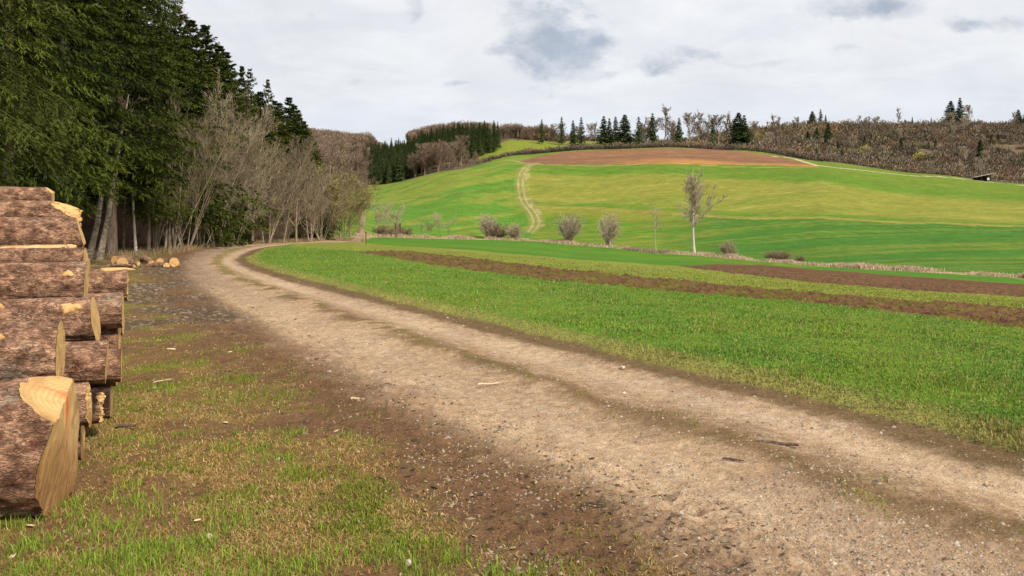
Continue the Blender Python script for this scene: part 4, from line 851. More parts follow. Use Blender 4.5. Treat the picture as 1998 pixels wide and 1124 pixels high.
for i in range(300):
    d = 38 + 250 * random.random() ** (1.5 if i < 130 else .85); ex = float(np.interp(d, EDGE[:, 1], EDGE[:, 0])); X = ex + random.uniform(-3.5, .6) - (random.random() < (.35 if d < 110 else .8)) * random.uniform(0, 20 if d > 110 else 2)
    px = CX + F * X / d
    if px < 340: continue
    lim = float(np.interp(px, [340, 380, 440, 490, 560, 620, 660, 700, 720], [215, 230, 275, 290, 312, 328, 322, 335, 350])) + random.uniform(0, 80)
    _, _, h = top_h(px, d, lim); h = min(h, random.uniform(7, 13 if d > 100 else 9.5))
    if h < 2.5: continue
    if d > 112:
        FR2.append((X, d, h / 9.5, h / 9.5)); continue
    k = random.choice((1, 2, 2, 3, 3)); plant('bare_tree', BT[k], (M['trunk_pale'] if random.random() < .25 else ft, M['twigs_brown' if d > 105 and random.random() < .8 else ('twigs_olive' if random.random() < .12 else 'twigs')], None),
          'leafless tree in the tangled fringe between the spruces and the track', 'tree', 'leafless trees tangled together along the forest edge', X, d, h / (10, 10, 9.3, 8.6)[k])
ARCH = bare_tree(15, 9, .05, nst=7, spread=.55, lv=((8, .12, .98, .5, .55, .5), (7, .2, 1, .55, .55, .5), (6, .15, 1, .6, .5, .4)), tr=.009, wander=.06, up=(.0, .03, .03, .02))
for px, d, row, lab in ((335, 43.5, 215, 'spreading bare hazel arching over the green young spruces'), (362, 46, 235, 'spreading bare hazel before the dark spruces, second from the left'), (392, 49, 205, 'tall spreading bare hazel with pale upswept branches'), (422, 52, 290, 'spreading bare hazel above the brambles'), (300, 42, 330, 'small arching bare hazel above the white stem'), (458, 57, 320, 'spreading bare hazel left of the pale forked tree')):
    X, d, h = top_h(px, d, row); plant('bare_tree', ARCH, (M['trunk_grey'], M['twigs_pale' if 'pale' in lab else 'twigs'], None), lab, 'tree', 'spreading hazels along the forest edge', X, d, h / 8.6 * .8, sz=h / 8.6)
for i in range(170):
    d = 39 + 150 * random.random() ** 1.6; ex = float(np.interp(d, EDGE[:, 1], EDGE[:, 0])); X = ex + random.uniform(-2.5, 1.0)
    dry = random.random() < .5
    plant('shrub', BUSH[i % 2], (M['twigs_brown'], M['twigs_brown' if dry else 'twigs'], None), 'low brown leafless shrub at the foot of the forest edge', 'shrub', 'low brown shrubs at the foot of the forest edge', X, d, random.uniform(.3, .85) * (1.3 if d > 80 else 1))
# -------- along the stream
stream = [(735, 195, 398, 4, 'twigs_pale', 'tree', 'thin many stemmed bare tree at the far left of the stream'), (752, 196, 440, 1, 'twigs_brown', 'shrub', 'low dark tangle under the thin bare tree by the stream'), (772, 197, 396, 4, 'twigs_pale', 'tree', 'fan shaped bare tree beside the raised hide'), (788, 196, 443, 1, 'twigs_brown', 'shrub', 'low dark shrub right of the raised hide'),
          (820, 205, 425, 5, 'twigs', 'tree', 'small gnarled tree with a forked dark trunk'), (838, 203, 432, 4, 'twigs', 'tree', 'small faint tree right of the gnarled one'), (862, 208, 414, 4, 'twigs_pale', 'tree', 'slim bare tree, left one of the close pair by the stream'), (876, 210, 420, 5, 'twigs_pale', 'tree', 'slim bare tree, right one of the close pair by the stream'),
          (953, 216, 419, 0, 'twigs_pale', 'shrub', 'tall grey willow bush, highest of the clump by the field track'), (975, 214, 436, 1, 'twigs_brown', 'shrub', 'brown rounded bush in the middle of the clump by the field track'), (1004, 212, 437, 1, 'twigs_pale', 'shrub', 'yellowish bush at the right end of the clump by the field track'), (960, 214, 448, 1, 'twigs_dark', 'shrub', 'dark low bush under the grey willow'),
          (1109, 198, 419, 0, 'twigs_pale', 'shrub', 'round upright grey bush, left one of the two matching bushes'), (1187, 192, 418, 0, 'twigs_pale', 'shrub', 'narrow grey bush with a pale stem, right one of the two matching bushes'), (1280, 184, 398, 3, 'twigs_pale', 'tree', 'slender birch with a thin white trunk left of the big poplar'),
          (1421, 168, 471, 1, 'twigs_pale', 'shrub', 'yellow tinged rounded bush right of the big poplar'), (1508, 160, 489, 1, 'twigs_brown', 'shrub', 'wide low purple grey bush beside the stream'), (1528, 159, 490, 1, 'twigs_brown', 'shrub', 'dark low bush in the middle of the purple grey clump'), (1560, 157, 498, 1, 'twigs_brown', 'shrub', 'smallest low bush at the right end of the purple grey clump')]
for px, d, row, k, mt, cat, lab in stream:
    P0 = STREAM; ds_ = float(np.interp(px, [CX + F * p[0] / p[1] for p in P0], P0[:, 1])) + 1.5
    X, d, h = top_h(px, ds_, row); bh = (5.0, 4.0, 9.4, 9.6, 9.4, 7.6)[k]; hs = h / bh
    ws = hs * {1109: 1.25, 1187: 1.0, 953: 1.1, 1508: 1.7, 1528: 1.5, 1560: 1.3, 1421: 1.15, 1004: 1.1, 975: 1.2, 752: 2.4, 788: 1.8, 772: 1.2, 820: 1.3, 1280: .9}.get(px, 1.0)
    tm = M['trunk_white'] if 'white' in lab or 'pale stem' in lab else ft
    plant('bare_tree' if cat == 'tree' else 'shrub', MIDB[k], (tm, M[mt], M['buds'] if 'yellow' in lab else None), lab, cat, 'trees and bushes along the stream', X, d, ws, sz=hs)
# the big poplar: one straight pale trunk, dense upright crown, one long limb standing off to the right
def poplar():
    rg = np.random.default_rng(64); Hh = 18.0
    tt = np.linspace(0, 1, 12); P = np.zeros((1, 12, 3)); P[0, :, 2] = tt * Hh; P[0, :, 0] = -.3 * np.sin(tt * 3); P[0, :, 1] = .25 * np.sin(tt * 5)
    Rd = (.32 * (1 - .9 * tt) ** .9 * (1 + .3 * np.exp(-tt * 20)))[None]; Vt, Qt = tubes(P, Rd, 9)
    limb = np.array([[(.1, 0, 7.2), (1.6, .2, 9.0), (2.9, .3, 11.0), (3.7, .4, 13.2), (4.1, .3, 15.3), (4.4, .2, 16.6)], [(2.3, .2, 10.0), (3.2, -.1, 11.2), (4.2, -.3, 12.2), (5.0, -.5, 12.8), (5.9, -.5, 13.5), (6.6, -.4, 14.0)]])
    Rl = np.array([[.17, .14, .11, .08, .05, .02], [.09, .075, .06, .045, .03, .015]]); Vl, Ql = tubes(limb, Rl, 6)
    trunk = mesh_np('trunk', Vt, Qt); limbm = mesh_np('limb', Vl, Ql)
    Vs, Qs, vs, n0 = [], [], [], 0
    def put(P2, R2, k):
        nonlocal n0
        V, Q = tubes(P2, R2, k); Vs.append(V); Qs.append(Q + n0); n0 += len(V); vs.append(np.repeat(np.clip(rg.normal(.6, .15, len(P2)), 0, 1), len(V) // len(P2)))
    s, d, L, r, pi = branch_off(rg, P, Rd, 64, .34, .97, .62, .38, .62, .35, .03); d[:, 2] += .45
    low = s[:, 2] < 8.0; d[low, 2] -= .35; L[low] *= 1.0
    P1 = grow(rg, s, d, np.maximum(L, 1.5), 8, .11, .06); P1[low, :, 2] -= (np.linspace(0, 1, 8) ** 2 * 1.2); R1 = np.maximum(.12 * (L / 6)[:, None] * (1 - .85 * np.linspace(0, 1, 8)), .035); put(P1, R1, 4)
    Pr, Rr = [P1], [R1]
    sl, dl, Ll, rl, _ = branch_off(rg, limb, Rl, 9, .3, 1, .5, .28, .4, .4, .02); PL = grow(rg, sl, dl, Ll, 8, .1, .08); RL = np.maximum(.03 * (1 - .8 * np.linspace(0, 1, 8)) + 0 * rl[:, None], .014); put(PL, RL, 3)
    P1 = np.vstack([P1, PL]); R1 = np.vstack([R1, RL])
    s, d, L, r, pi = branch_off(rg, P1, R1, 9, .2, 1, .6, .42, .5, .5, .016); P2 = grow(rg, s, d, L, 5, .12, .07); R2 = np.maximum(r[:, None] * (1 - .7 * np.linspace(0, 1, 5)), .024); put(P2, R2, 3)
    s, d, L, r, pi = branch_off(rg, P2, R2, 8, .15, 1, .6, .5, .5, .5, .012); P3 = grow(rg, s, d, L, 4, .14, .05); R3 = np.maximum(r[:, None] * (1 - .6 * np.linspace(0, 1, 4)), .020); put(P3, R3, 3)
    crown = mesh_np('crown', np.vstack(Vs), np.vstack(Qs), attrs={'v': np.concatenate(vs)})
    return trunk, limbm, crown
X, d = W(1355, 497); _, _, h = top_h(1355, d, 348)
e = bpy.data.objects.new('poplar_tree', None); col.objects.link(e); e.location = (X, d, H(X, d) - .1); e.scale = (h / 18.6 * 1.1,) * 2 + (h / 18.6,)
tag(e, 'big bare poplar with a white lower trunk, the tallest tree by the stream', 'tree', 'trees and bushes along the stream')
tm_, lm_, cm_ = poplar(); add('trunk', tm_, M['trunk_white'], e); add('limb', lm_, M['trunk_pale'], e); add('crown', cm_, M['twigs_pale'], e)

# -------- the skyline trees and the shrubs on the far slopes
def base_d(px, base):
    if base: return float(W(px, base)[1])
    return float(np.interp(px, [700, 900, 1000, 1150, 1300, 1500, 1600, 1800, 2000], [600, 560, 540, 500, 480, 500, 600, 620, 630]))
sk_con = [(865, 243, 0, 1, 'lone dark conifer tip above the brown ridge wood'), (935, 240, 0, 1.2, 'dark conifer left of the twin tips on the ridge wood'), (948, 244, 0, 1, 'dark conifer among the bare ridge wood'), (983, 243, 0, .9, 'small dark conifer before the bare ridge wood'), (1005, 248, 0, 1, 'dark conifer at the lower edge of the bare ridge wood'),
          (1057, 233, 500, .8, 'slim conifer rising above the left ridge wood'), (1096, 228, 500, .8, 'conifer top behind the rounded bare crown on the ridge'), (1118, 235, 470, 1.0, 'dark conifer, left one of the isolated skyline pair'), (1134, 229, 470, .8, 'slim dark conifer, right one of the isolated skyline pair'), (1178, 227, 470, 1.35, 'broad dark conifer, first of the skyline row of four'),
          (1189, 231, 475, 1.0, 'narrow conifer close behind the first broad one of the skyline row'), (1201, 228, 470, 1.15, 'middle dark conifer of the skyline row of four'), (1219, 224, 470, 1.5, 'broadest dark conifer at the right of the skyline row of four'), (1246, 228, 465, .9, 'slim conifer standing in bare scrub right of the skyline row'),
          (1273, 221, 465, 1.0, 'conifer wrapped by a bare tree on the skyline'), (1325, 230, 465, 1.1, 'conifer in the middle of the bare skyline trees'), (1390, 236, 465, .8, 'small dark conifer between two bare skyline crowns'), (1441, 220, 465, 1.5, 'broad dark conifer, left one of the pair right of the bare skyline trees'), (1452, 225, 465, 1.2, 'dark conifer, right one of the pair right of the bare skyline trees'),
          (1585, 217, 0, 1.6, 'broad dark conifer left in the skyline group above the scrub'), (1601, 213, 0, .9, 'thin pointed conifer highest in the skyline group above the scrub'), (1611, 224, 0, 1.0, 'ragged conifer right in the skyline group above the scrub'), (1780, 228, 0, 1.0, 'small round topped conifer on the bare ridge'), (1801, 232, 0, .7, 'tiny umbrella shaped pine on the ridge'), (1817, 228, 0, .7, 'tiny flat topped pine right of the umbrella shaped one'),
          (1855, 197, 0, 1.5, 'big leaning dark conifer on the right ridge, left of the tall pair'), (1873, 191, 0, 1.2, 'tallest ragged conifer on the right ridge'), (1987, 214, 610, 1.5, 'big dark conifer on the ridge at the right edge'), (1999, 220, 605, 1.2, 'dark conifer cut by the right edge of the picture')]
sk_slope = [(1540, 263, 275, 1.3, 'small dark conifer low in the scrub, leftmost on the slope'), (1576, 257, 281, 1.3, 'dark conifer in the scrub below the skyline group'), (1594, 248, 276, 1.3, 'tall dark conifer in the scrub just under the skyline group'), (1616, 241, 275, 1.3, 'darkest conifer in the scrub right of the skyline group'), (1611, 266, 293, 1.4, 'olive green conifer lowest in the scrub group'),
            (1758, 270, 291, 1.5, 'dark fir with a pale stem halfway up the scrub slope'), (1912, 274, 313, 1.3, 'isolated dark green conifer in the scrub above the shelter'), (1703, 283, 297, 1.1, 'small dark conifer hidden behind the yellow shrub')]
for px, top, bd, wd, lab in sk_con:
    d = bd or base_d(px, 0); X, d, h = top_h(px, d, top); k = (1 if wd < 1.0 else (0 if wd < 1.4 else 2))
    h = max(h, 5); plant('conifer_tree', SP_FAR[k], (M['trunk'], NF, None), lab, 'conifer', 'dark conifers on the skyline', X, d, h / 17 * wd * 1.3, sz=h / 17)
for px, top, base, wd, lab in sk_slope:
    d = base_d(px, base); X, d, h = top_h(px, d, top); plant('conifer_tree', SP_FAR[2], (M['trunk'], NF, None), lab, 'conifer', 'conifers scattered in the scrub', X, d, h / 17 * wd * 1.35, sz=h / 17)
bare_sky = [(1150, 242, 'low bare tree between the conifer pair and the skyline row'), (1163, 245, 'small bare tree left of the skyline row of conifers'), (1258, 233, 'thin bare tree right of the slim skyline conifer'), (1278, 232, 'broad bare tree around the half hidden conifer'), (1296, 219, 'tall pale bare tree with a fan crown on the skyline'), (1312, 230, 'bare tree right of the tall fan crowned one'), (1345, 222, 'tall bare tree right of the middle skyline conifer'), (1360, 228, 'bare tree close by the tall one in the middle of the skyline'),
            (1376, 227, 'rounded bare tree left of the small skyline conifer'), (1402, 227, 'wide bare tree right of the small skyline conifer'), (1420, 229, 'bare tree left of the dark conifer pair'), (1432, 226, 'bare tree touching the dark conifer pair'), (1475, 238, 'brownish bare tree right of the dark conifer pair'), (1508, 231, 'thin solitary bare tree on the open ridge'), (1552, 225, 'tall narrow bare tree left of the skyline group'), (1568, 238, 'small bare tree beside the tall narrow one'),
            (1675, 228, 'wide bare tree leaning with the wind on the ridge'), (1690, 227, 'bare tree in the middle of the wind swept ridge group'), (1712, 228, 'rounded bare tree at the right of the wind swept ridge group'), (1753, 216, 'egg shaped grey bare tree alone on the ridge'), (1766, 233, 'small pale bare tree at the foot of the egg shaped one'), (1891, 206, 'pinkish bare tree right of the tallest ridge conifer'),
            (1057, 245, 'bare tree around the slim conifer on the left ridge'), (1078, 240, 'rounded dense bare tree on the left ridge'), (1098, 242, 'rounded bare tree under the left ridge conifer top'), (1020, 248, 'bare tree at the left end of the open ridge'), (1038, 245, 'bare tree beside the left end of the open ridge')]
for i, (px, top, lab) in enumerate(bare_sky):
    d = base_d(px, 0); X, d, h = top_h(px, d, top); h = max(h, 6); k = i % 3
    wd = 1.25 if 'wide' in lab or 'round' in lab or 'broad' in lab else .95
    plant('bare_tree', FAR_BT[k], (ft, M['twigs_brown' if 'pink' in lab or 'brown' in lab else 'twigs'], None), lab, 'tree', 'leafless trees on the skyline', X, d, h / 17.5 * wd, sz=h / 17.5)
for i in range(44):                                                        # trees that fill the ridge line between them
    px = random.uniform(1000, 1560) if i < 34 else random.uniform(1560, 2010); d = base_d(px, 0) + random.uniform(-30, 50); top = random.uniform(246, 275) if px < 1560 else random.uniform(240, 252)
    X, d, h = top_h(px, d, top); h = min(max(h, 4), 15)
    plant('bare_tree', FAR_BT[i % 3], (ft, M[('twigs', 'twigs_brown', 'twigs_scrub')[i % 3]], None), 'small leafless tree in the thicket along the ridge', 'tree', 'small leafless trees in the ridge thicket', X, d, h / 17.5 * 1.1, sz=h / 17.5)

def merged(name, templ, items, mat, label, cat):
    """a mass too many to count: one mesh from many placed copies"""
    Vs, Qs, vs, n0 = [], [], [], 0; data = []
    for me in templ:
        v = np.empty(len(me.vertices) * 3, np.float32); me.vertices.foreach_get('co', v); q = np.empty(len(me.loops), np.int32); me.loops.foreach_get('vertex_index', q)
        a = np.empty(len(me.vertices), np.float32); me.attributes['v'].data.foreach_get('value', a); data.append((v.reshape(-1, 3), q.reshape(-1, 4), a))
    for i, (x, y, z, s, sz) in enumerate(items):
        v, q, a = data[i % len(data)]; t = (i * 2.399) % 6.283; c, s_ = math.cos(t), math.sin(t)
        P = np.stack([(v[:, 0] * c - v[:, 1] * s_) * s + x, (v[:, 0] * s_ + v[:, 1] * c) * s + y, v[:, 2] * sz + z], -1)
        Vs.append(P); Qs.append(q + n0); vs.append(np.clip(a + ((i * .618) % 1 - .5) * .5, 0, 1)); n0 += len(v)
    o = add(name, mesh_np(name, np.vstack(Vs), np.vstack(Qs), attrs={'v': np.concatenate(vs)}, smooth_=False), mat)
    return tag(o, label, cat, kind='stuff')
def zarr(L): 
    a = np.array([(x, y) for x, y, *_ in L]); z = terrain(a[:, 0], a[:, 1]); return [(x, y, zz - .1, *r) for (x, y, *r), zz in zip(L, z)]
crestf = lambda px: float(np.interp(px, [700, 730, 900, 1000, 1150, 1300, 1450, 1600, 1800, 1998, 2300], [398, 402, 372, 424, 432, 434, 414, 372, 356, 341, 330]))
# scrub over the right slope and behind the crest
scr = []
for i in range(8200):
    px = random.uniform(1010, 2150); u = random.random(); c0 = crestf(px); far_ = float(np.interp(px, [1000, 1150, 1300, 1450, 1600, 2200], [560, 560, 560, 600, 625, 660])); d = c0 + 4 + (far_ - c0) * u
    if px < 1262 and d - c0 > 22 and d - c0 < 97: continue
    if px < 1480 and random.random() < .3: continue
    if px > 1550:
        # small grassy clearings
        if fbm(np.array([(px - CX) * d / F / 22]), np.array([d / 22.0]), 77, 2)[0] > .74: continue
    scr.append(((px - CX) / F * d, d, random.choice((random.uniform(.6, 1.1), random.uniform(.9, 2.0))) * (.8 if d < c0 + 40 else 1)))
scr.sort(key=lambda t: math.hypot(t[0], t[1]))
for i, (x, y, s) in enumerate(scr[:110]):
    e = add('shrub', SCRUB[i % 4], None, loc=(x, y, H(x, y) - .1), rot=(0, 0, i * 2.4), scale=(s * 1.05, s * 1.05, s * .85))
    if not SCRUB[i % 4].materials: SCRUB[i % 4].materials.append(M['twigs_scrub'])
    tag(e, 'grey brown leafless shrub in the scrub behind the crest of the fields', 'shrub', 'shrubs in front of the scrub slope')
kinds = [[], [], []]
for x, y, s in scr[110:]:
    q = float(fbm(np.array([x / 34]), np.array([y / 34]), 55, 3)[0]) + random.gauss(0, .07); kinds[0 if q < .55 else (1 if q < .62 else 2)].append((x, y, s * random.uniform(.9, 1.15), s * random.uniform(.65, 1.2)))
for kk, mt, lab in zip(kinds, ('twigs_scrub', 'twigs_rust', 'twigs_moss'), ('grey brown leafless scrub covering the far right hillside', 'rusty brown patches of scrub on the far right hillside', 'pale olive patches of scrub on the far right hillside')):
    merged('scrubland', SCRUB, zarr(kk), M[mt], lab, 'scrub')
for i in range(52):
    px = random.uniform(1490, 2010); c0 = crestf(px); d = random.uniform(c0 + 8, 610); X = (px - CX) / F * d; h = random.uniform(5, 11)
    plant('bare_tree', FAR_BT[i % 3], (ft, M[('twigs_pale', 'twigs', 'twigs_brown')[i % 3]], None), 'slender leafless tree rising out of the scrub slope', 'tree', 'slender trees standing in the scrub', X, d, h / 15, sz=h / 17)
for i in range(26):
    px = random.uniform(1490, 2010); c0 = crestf(px); d = random.uniform(c0 + 40, 625); X = (px - CX) / F * d; h = random.uniform(3, 6.5)
    plant('young_spruce', SP_FAR[2], (M['trunk'], NF, None), 'small dark conifer dotted in the scrub slope', 'conifer', 'small conifers dotted in the scrub', X, d, h / 17 * 1.4, sz=h / 17)
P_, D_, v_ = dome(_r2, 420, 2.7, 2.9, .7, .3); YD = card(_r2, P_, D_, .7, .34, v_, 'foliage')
for px, base, top, wd, lab in ((1690, 304, 284, 13, 'bright yellow budding shrub in the middle of the scrub slope'), (1797, 313, 299, 13, 'low yellowish shrub in the scrub right of the bright yellow one'), (1476, 275, 259, 14, 'yellow green shrub under the dark skyline conifer pair'), (1700, 308, 295, 8, 'olive shrub at the foot of the bright yellow one')):
    d = base_d(px, base); X, d, h = top_h(px, d, top); s = wd * d / F / 2.2; h += 1.5
    e = add('budding_shrub', YD, M['buds'], loc=(X, d, H(X, d))); e.scale = (s, s, h / 3.2); tag(e, lab, 'shrub', 'yellow budding shrubs')
# dark hedge along the upper rim of the brown field
for i in range(120):
    px = np.interp(i / 119, [0, 1], [945, 1610]) + random.uniform(-2, 2); d = crestf(px) + random.uniform(0, 5); s = random.uniform(.7, 1.25)
    e = add('hedge_shrub', DOMES[i % 4].copy() if i < 4 else None, None) if False else None
    X = (px - CX) / F * d
    o = bpy.data.objects.new('hedge_shrub', DOMES[i % 4]); col.objects.link(o); o.location = (X, d, H(X, d) - .2); o.rotation_euler = (0, 0, i); o.scale = (s * 1.2, s * 1.2, s * .9)
    o.material_slots[0].link = 'OBJECT'; o.material_slots[0].material = M['twigs_dark']; tag(o, 'dark leafless hedge shrub along the upper rim of the brown field', 'shrub', 'hedge shrubs behind the brown field')
merged('leafless_wood', [BT[0][1], BT[2][1], BT[3][1]], [(x, y, H(x, y) - .1, a_, b_) for x, y, a_, b_ in FR2], M['twigs_beech'], 'reddish brown leafless wood lining the far end of the track', 'wood')
# the conifer wood across the valley
wood = []
for i in range(4000):
    px = random.uniform(722, 1010); c0 = crestf(px); d = random.uniform(c0 + 2, 655 if px < 800 else 625)
    row_ = HR + F * (CZ - H((px - CX) / F * d, d)) / d
    lim = np.interp(px, [725, 840, 950, 960, 1010], [260, 262, 290, 300, 400])
    X = (px - CX) / F * d
    if px > 900 and random.random() < .12: continue
    if px > 950 + random.uniform(-12, 10) and not (px < 975 and random.random() < .25): continue
    if px > 805 and d < c0 + 55 * min(1, (px - 805) / 35): continue
    if any((X - a) ** 2 + (d - b) ** 2 < 11 for a, b, _ in wood[-260:]): continue
    wood.append((X, d, random.uniform(.5, .85)))
wood.sort(key=lambda t: t[1])
for i, (x, y, s) in enumerate(wood[:240]):
    plant('conifer_tree', SP_FAR[(0, 1, 0)[i % 3]], (M['trunk'], NF, None), 'dark conifer among the front ranks of the wood across the valley', 'conifer', 'front conifers of the wood across the valley', x, y, s * 1.0, sz=s)
items = zarr([(x, y, s * .92, s) for x, y, s in wood[240:760]])
merged('conifer_wood', [SP_FAR[0][1], SP_FAR[1][1]], items, NF, 'dense dark conifer wood climbing the slope across the valley', 'wood')
print('wood', len(wood))
# bare trees in front of it and on its ridge
for i in range(46):
    px = random.gauss(852, 24) if i < 34 else random.uniform(885, 935)
    if px < 803: px = 803 + random.random() * 15
    c0 = crestf(px); d = c0 + random.uniform(1, 45 * min(1, max(.15, (px - 795) / 40))); X = (px - CX) / F * d; h = random.uniform(9, 14) if i < 34 else random.uniform(3, 6)
    plant('bare_tree', FAR_BT[(2, 0, 2)[i % 3]], (ft, M[('twigs', 'twigs_brown')[i % 2]], None), 'grey leafless tree in the rounded clump before the conifer wood', 'tree', 'leafless trees before the conifer wood', X, d, h / 15, sz=h / 17)
rd = []
for i in range(640):
    px = random.uniform(800, 1075) if i < 620 else random.uniform(890, 960); d = random.uniform(560, 660) if px < 960 and i < 620 else random.uniform(crestf(px) + 60, 640)
    if px > 940 and d < crestf(px) + 98: continue
    rd.append(((px - CX) / F * d, d, random.uniform(.55, .95)))
CROWNS = []
for k in range(3):
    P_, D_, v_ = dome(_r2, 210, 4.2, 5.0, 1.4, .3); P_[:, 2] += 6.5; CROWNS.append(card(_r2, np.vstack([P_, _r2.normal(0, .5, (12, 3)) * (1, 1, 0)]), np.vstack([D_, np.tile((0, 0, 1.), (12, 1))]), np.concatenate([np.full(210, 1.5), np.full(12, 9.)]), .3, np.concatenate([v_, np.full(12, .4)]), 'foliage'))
merged('ridge_wood', CROWNS, zarr([(x, y, s, s) for x, y, s in rd]), M['twigs_beech'], 'brown leafless wood along the ridge above the conifers', 'wood')
# the reddish brown beech wood on the hill at the end of the valley
bw = []
for i in range(1500):
    px = random.uniform(540, 790); d = random.uniform(560, 930)
    if px > 700 and d < 640 + (px - 700) * 2.2: continue
    bw.append(((px - CX) / F * d, d, random.uniform(.9, 1.35)))
merged('beech_wood', CROWNS, zarr([(x, y, s, s) for x, y, s in bw]), M['twigs_beech'], 'reddish brown leafless beech wood on the hill at the end of the valley', 'wood')

# ------------------------------------------------------------------ the felled logs
def log_mesh(L, Rr, taper, endf, seed, na=112, flare=0.0):
    rg = np.random.default_rng(seed)
    s = np.concatenate([np.linspace(0, 1, 40) * max(L - 1.3, .01), L - 1.3 + np.linspace(0, 1, 190)[1:] * 1.3]) if L > 1.5 else np.linspace(0, 1, 110) * L
    th = np.arange(na) * 2 * np.pi / na
    S, T = np.meshgrid(s, th, indexing='ij'); cx_, sx_ = np.cos(T), np.sin(T)
    off = seed * 7.7
    nz = (fbm(cx_ * 2.2 + S * .9 + off, sx_ * 2.2 + S * 1.7, seed, 4) - .5) * .13 + (fbm(cx_ * 9 + off, sx_ * 9 + S * 7, seed + 3, 4, .6) - .5) * .085 + (fbm(T * 9 + off, S * 16 + 3 * cx_, seed + 5, 3, .6) - .5) * .05
    rad = Rr * (1 + taper * (L - S) / max(L, 1) + nz) * (1 + flare * sst(S, L - .7, L) * (.6 + .8 * vnoise(T * .9 + off, T * 0, seed)))
    y = rad * cx_; z = rad * sx_; x = S - L
    yr, zr_ = y[-1], z[-1]; E = endf(yr, zr_)
    x = x + E[None] * np.clip((S - (L - .45)) / .45, 0, 1) ** 1.5 if L > 1.3 else x + E[None] * S / L
    V = np.stack([x, y, z], -1).reshape(-1, 3); n = len(s)
    i = np.arange(n * na).reshape(n, na); j = np.roll(i, -1, 1)
    Q = np.stack([i[:-1], j[:-1], j[1:], i[1:]], -1).reshape(-1, 4)
    bark = mesh_np('bark', V, Q)
    # end faces: a disc that follows the saw cut
    def face(yr, zr_, f, x0, flip):
        k = 40; q = (np.linspace(0, 1, k) ** .8)[:, None]; Y = q * yr[None]; Zz = q * zr_[None]; Xx = x0 + f(Y, Zz) + (.002 if not flip else 0)
        V = np.stack([Xx, Y, Zz], -1); i = np.arange(k * na).reshape(k, na); j = np.roll(i, -1, 1); Q = np.stack([i[:-1], i[1:], j[1:], j[:-1]], -1).reshape(-1, 4)
        return V.reshape(-1, 3), (Q if not flip else Q[:, ::-1])
    V1, Q1 = face(yr, zr_, endf, 0, False); V2, Q2 = face(y[0], z[0], lambda a, b: a * 0, -L, True)
    return bark, (V1, Q1), (V2, Q2)
def spot(y, z, a, ang_y, rr, R_): return None
def make_log(px_end, d, zc, Rr, yaw, label, L=4.2, taper=.03, tilt=0., slant=(0, 0), jag=0., seed=1, notch=(), flare=0., scars=(), dirt=0., paint=None, rough=.012):
    """axis points along +x to the sawn end; yaw turns that end away from the camera"""
    X = (px_end - CX) / F * d
    def endf(y, z):
        e = slant[0] * y + slant[1] * z + (fbm(y * 22 + seed, z * 7, seed, 3) - .5) * rough
        for (ny, nz_, w0, k) in notch: e = e - k * np.maximum(0, ny * y + nz_ * z - w0)
        if jag: e = e + (fbm(y * 30 + seed * 3, z * 30, seed + 1, 3, .7) - .5) * jag - np.abs(vnoise(y * 14, z * 14, seed + 2) - .4) * jag * .8
        return e
    bark, f1, f2 = log_mesh(L, Rr, taper, endf, seed, flare=flare)
    e = bpy.data.objects.new('log', None); col.objects.link(e); tag(e, label, 'log', 'felled logs in the big pile')
    e.location = (X, d, zc); e.rotation_euler = (0, -tilt, yaw); ob = add('bark', bark, M['bark'], e)
    for nm, (V, Q), fr in (('cut_face', f1, True), ('far_cut_face', f2, False)):
        if not fr and L > 1.5: 
            nm = 'cut_face'
        nrm = np.hypot(V[:, 1], V[:, 2]) / Rr
        dr = np.clip(dirt * sst(-V[:, 2] / Rr - V[:, 1] / Rr * .5 + (fbm(V[:, 1] * 9, V[:, 2] * 9, seed, 3) - .5) * 1.1, -.35, .6) + .35 * sst(nrm, .93, 1.0), 0, 1)
        pt = np.zeros(len(V))
        if paint and fr: pt = np.exp(-(((V[:, 1] - paint[0]) / paint[2]) ** 2 + ((V[:, 2] - paint[1]) / paint[3]) ** 2)) * sst(fbm(V[:, 1] * 30, V[:, 2] * 12, 5, 3), .25, .55) * (V[:, 0] > -.2)
        add(nm, mesh_np(nm, V, Q, attrs={'dirt': dr, 'paint': pt}, smooth_=False), M['wood'], e)
    for (xs, ang, rl, rw, hh) in scars:                         # pale scars where branches were lopped
        na, k = 26, 8; t = np.arange(na) * 2 * np.pi / na; q = np.linspace(0, 1, k)[:, None]; wob = 1 + .22 * np.sin(t * 3 + seed) + .12 * np.sin(t * 7)
        u = q * np.cos(t) * rl * wob; v = q * np.sin(t) * rw * wob; rad = Rr * 1.0 + hh * (1 - q ** 2.5) - .012 * q ** 6 + .0 * u + .008
        a = ang + v / Rr; V = np.stack([xs + u, rad * np.cos(a), rad * np.sin(a)], -1).reshape(-1, 3); i = np.arange(k * na).reshape(k, na); j = np.roll(i, -1, 1); Q = np.stack([i[:-1], i[1:], j[1:], j[:-1]], -1).reshape(-1, 4)
        nq = np.repeat(np.linspace(0, 1, k), na); add('branch_scar', mesh_np('branch_scar', V, Q, attrs={'dirt': np.clip((nq - .75) * 3.5, 0, 1) * .8, 'paint': nq * 0}), M['wood'], e)
    return e
D_ = R
FA = math.pi + .5     # angle round the log that faces the camera and a little up: y<0, z>0 side
def up_(deg): return math.pi - R(deg)       # 0 faces the camera, 90 is the top
make_log(132, 4.80, .375, .385, D_(20), 'huge butt log at the bottom with a notched pale end marked in orange', L=3.2, taper=.0, seed=3, flare=.03, notch=((-.30, .95, .285, 2.1), (-.75, -.66, .06, .30)), dirt=.9, paint=(-.03, .20, .05, .13), slant=(.0, .0), rough=.02)
make_log(118, 5.45, .80, .225, D_(22), 'rough log lying on the huge butt log, with a large pale branch scar', seed=7, jag=.008, scars=((-.46, up_(48), .13, .085, .03),), taper=.05)
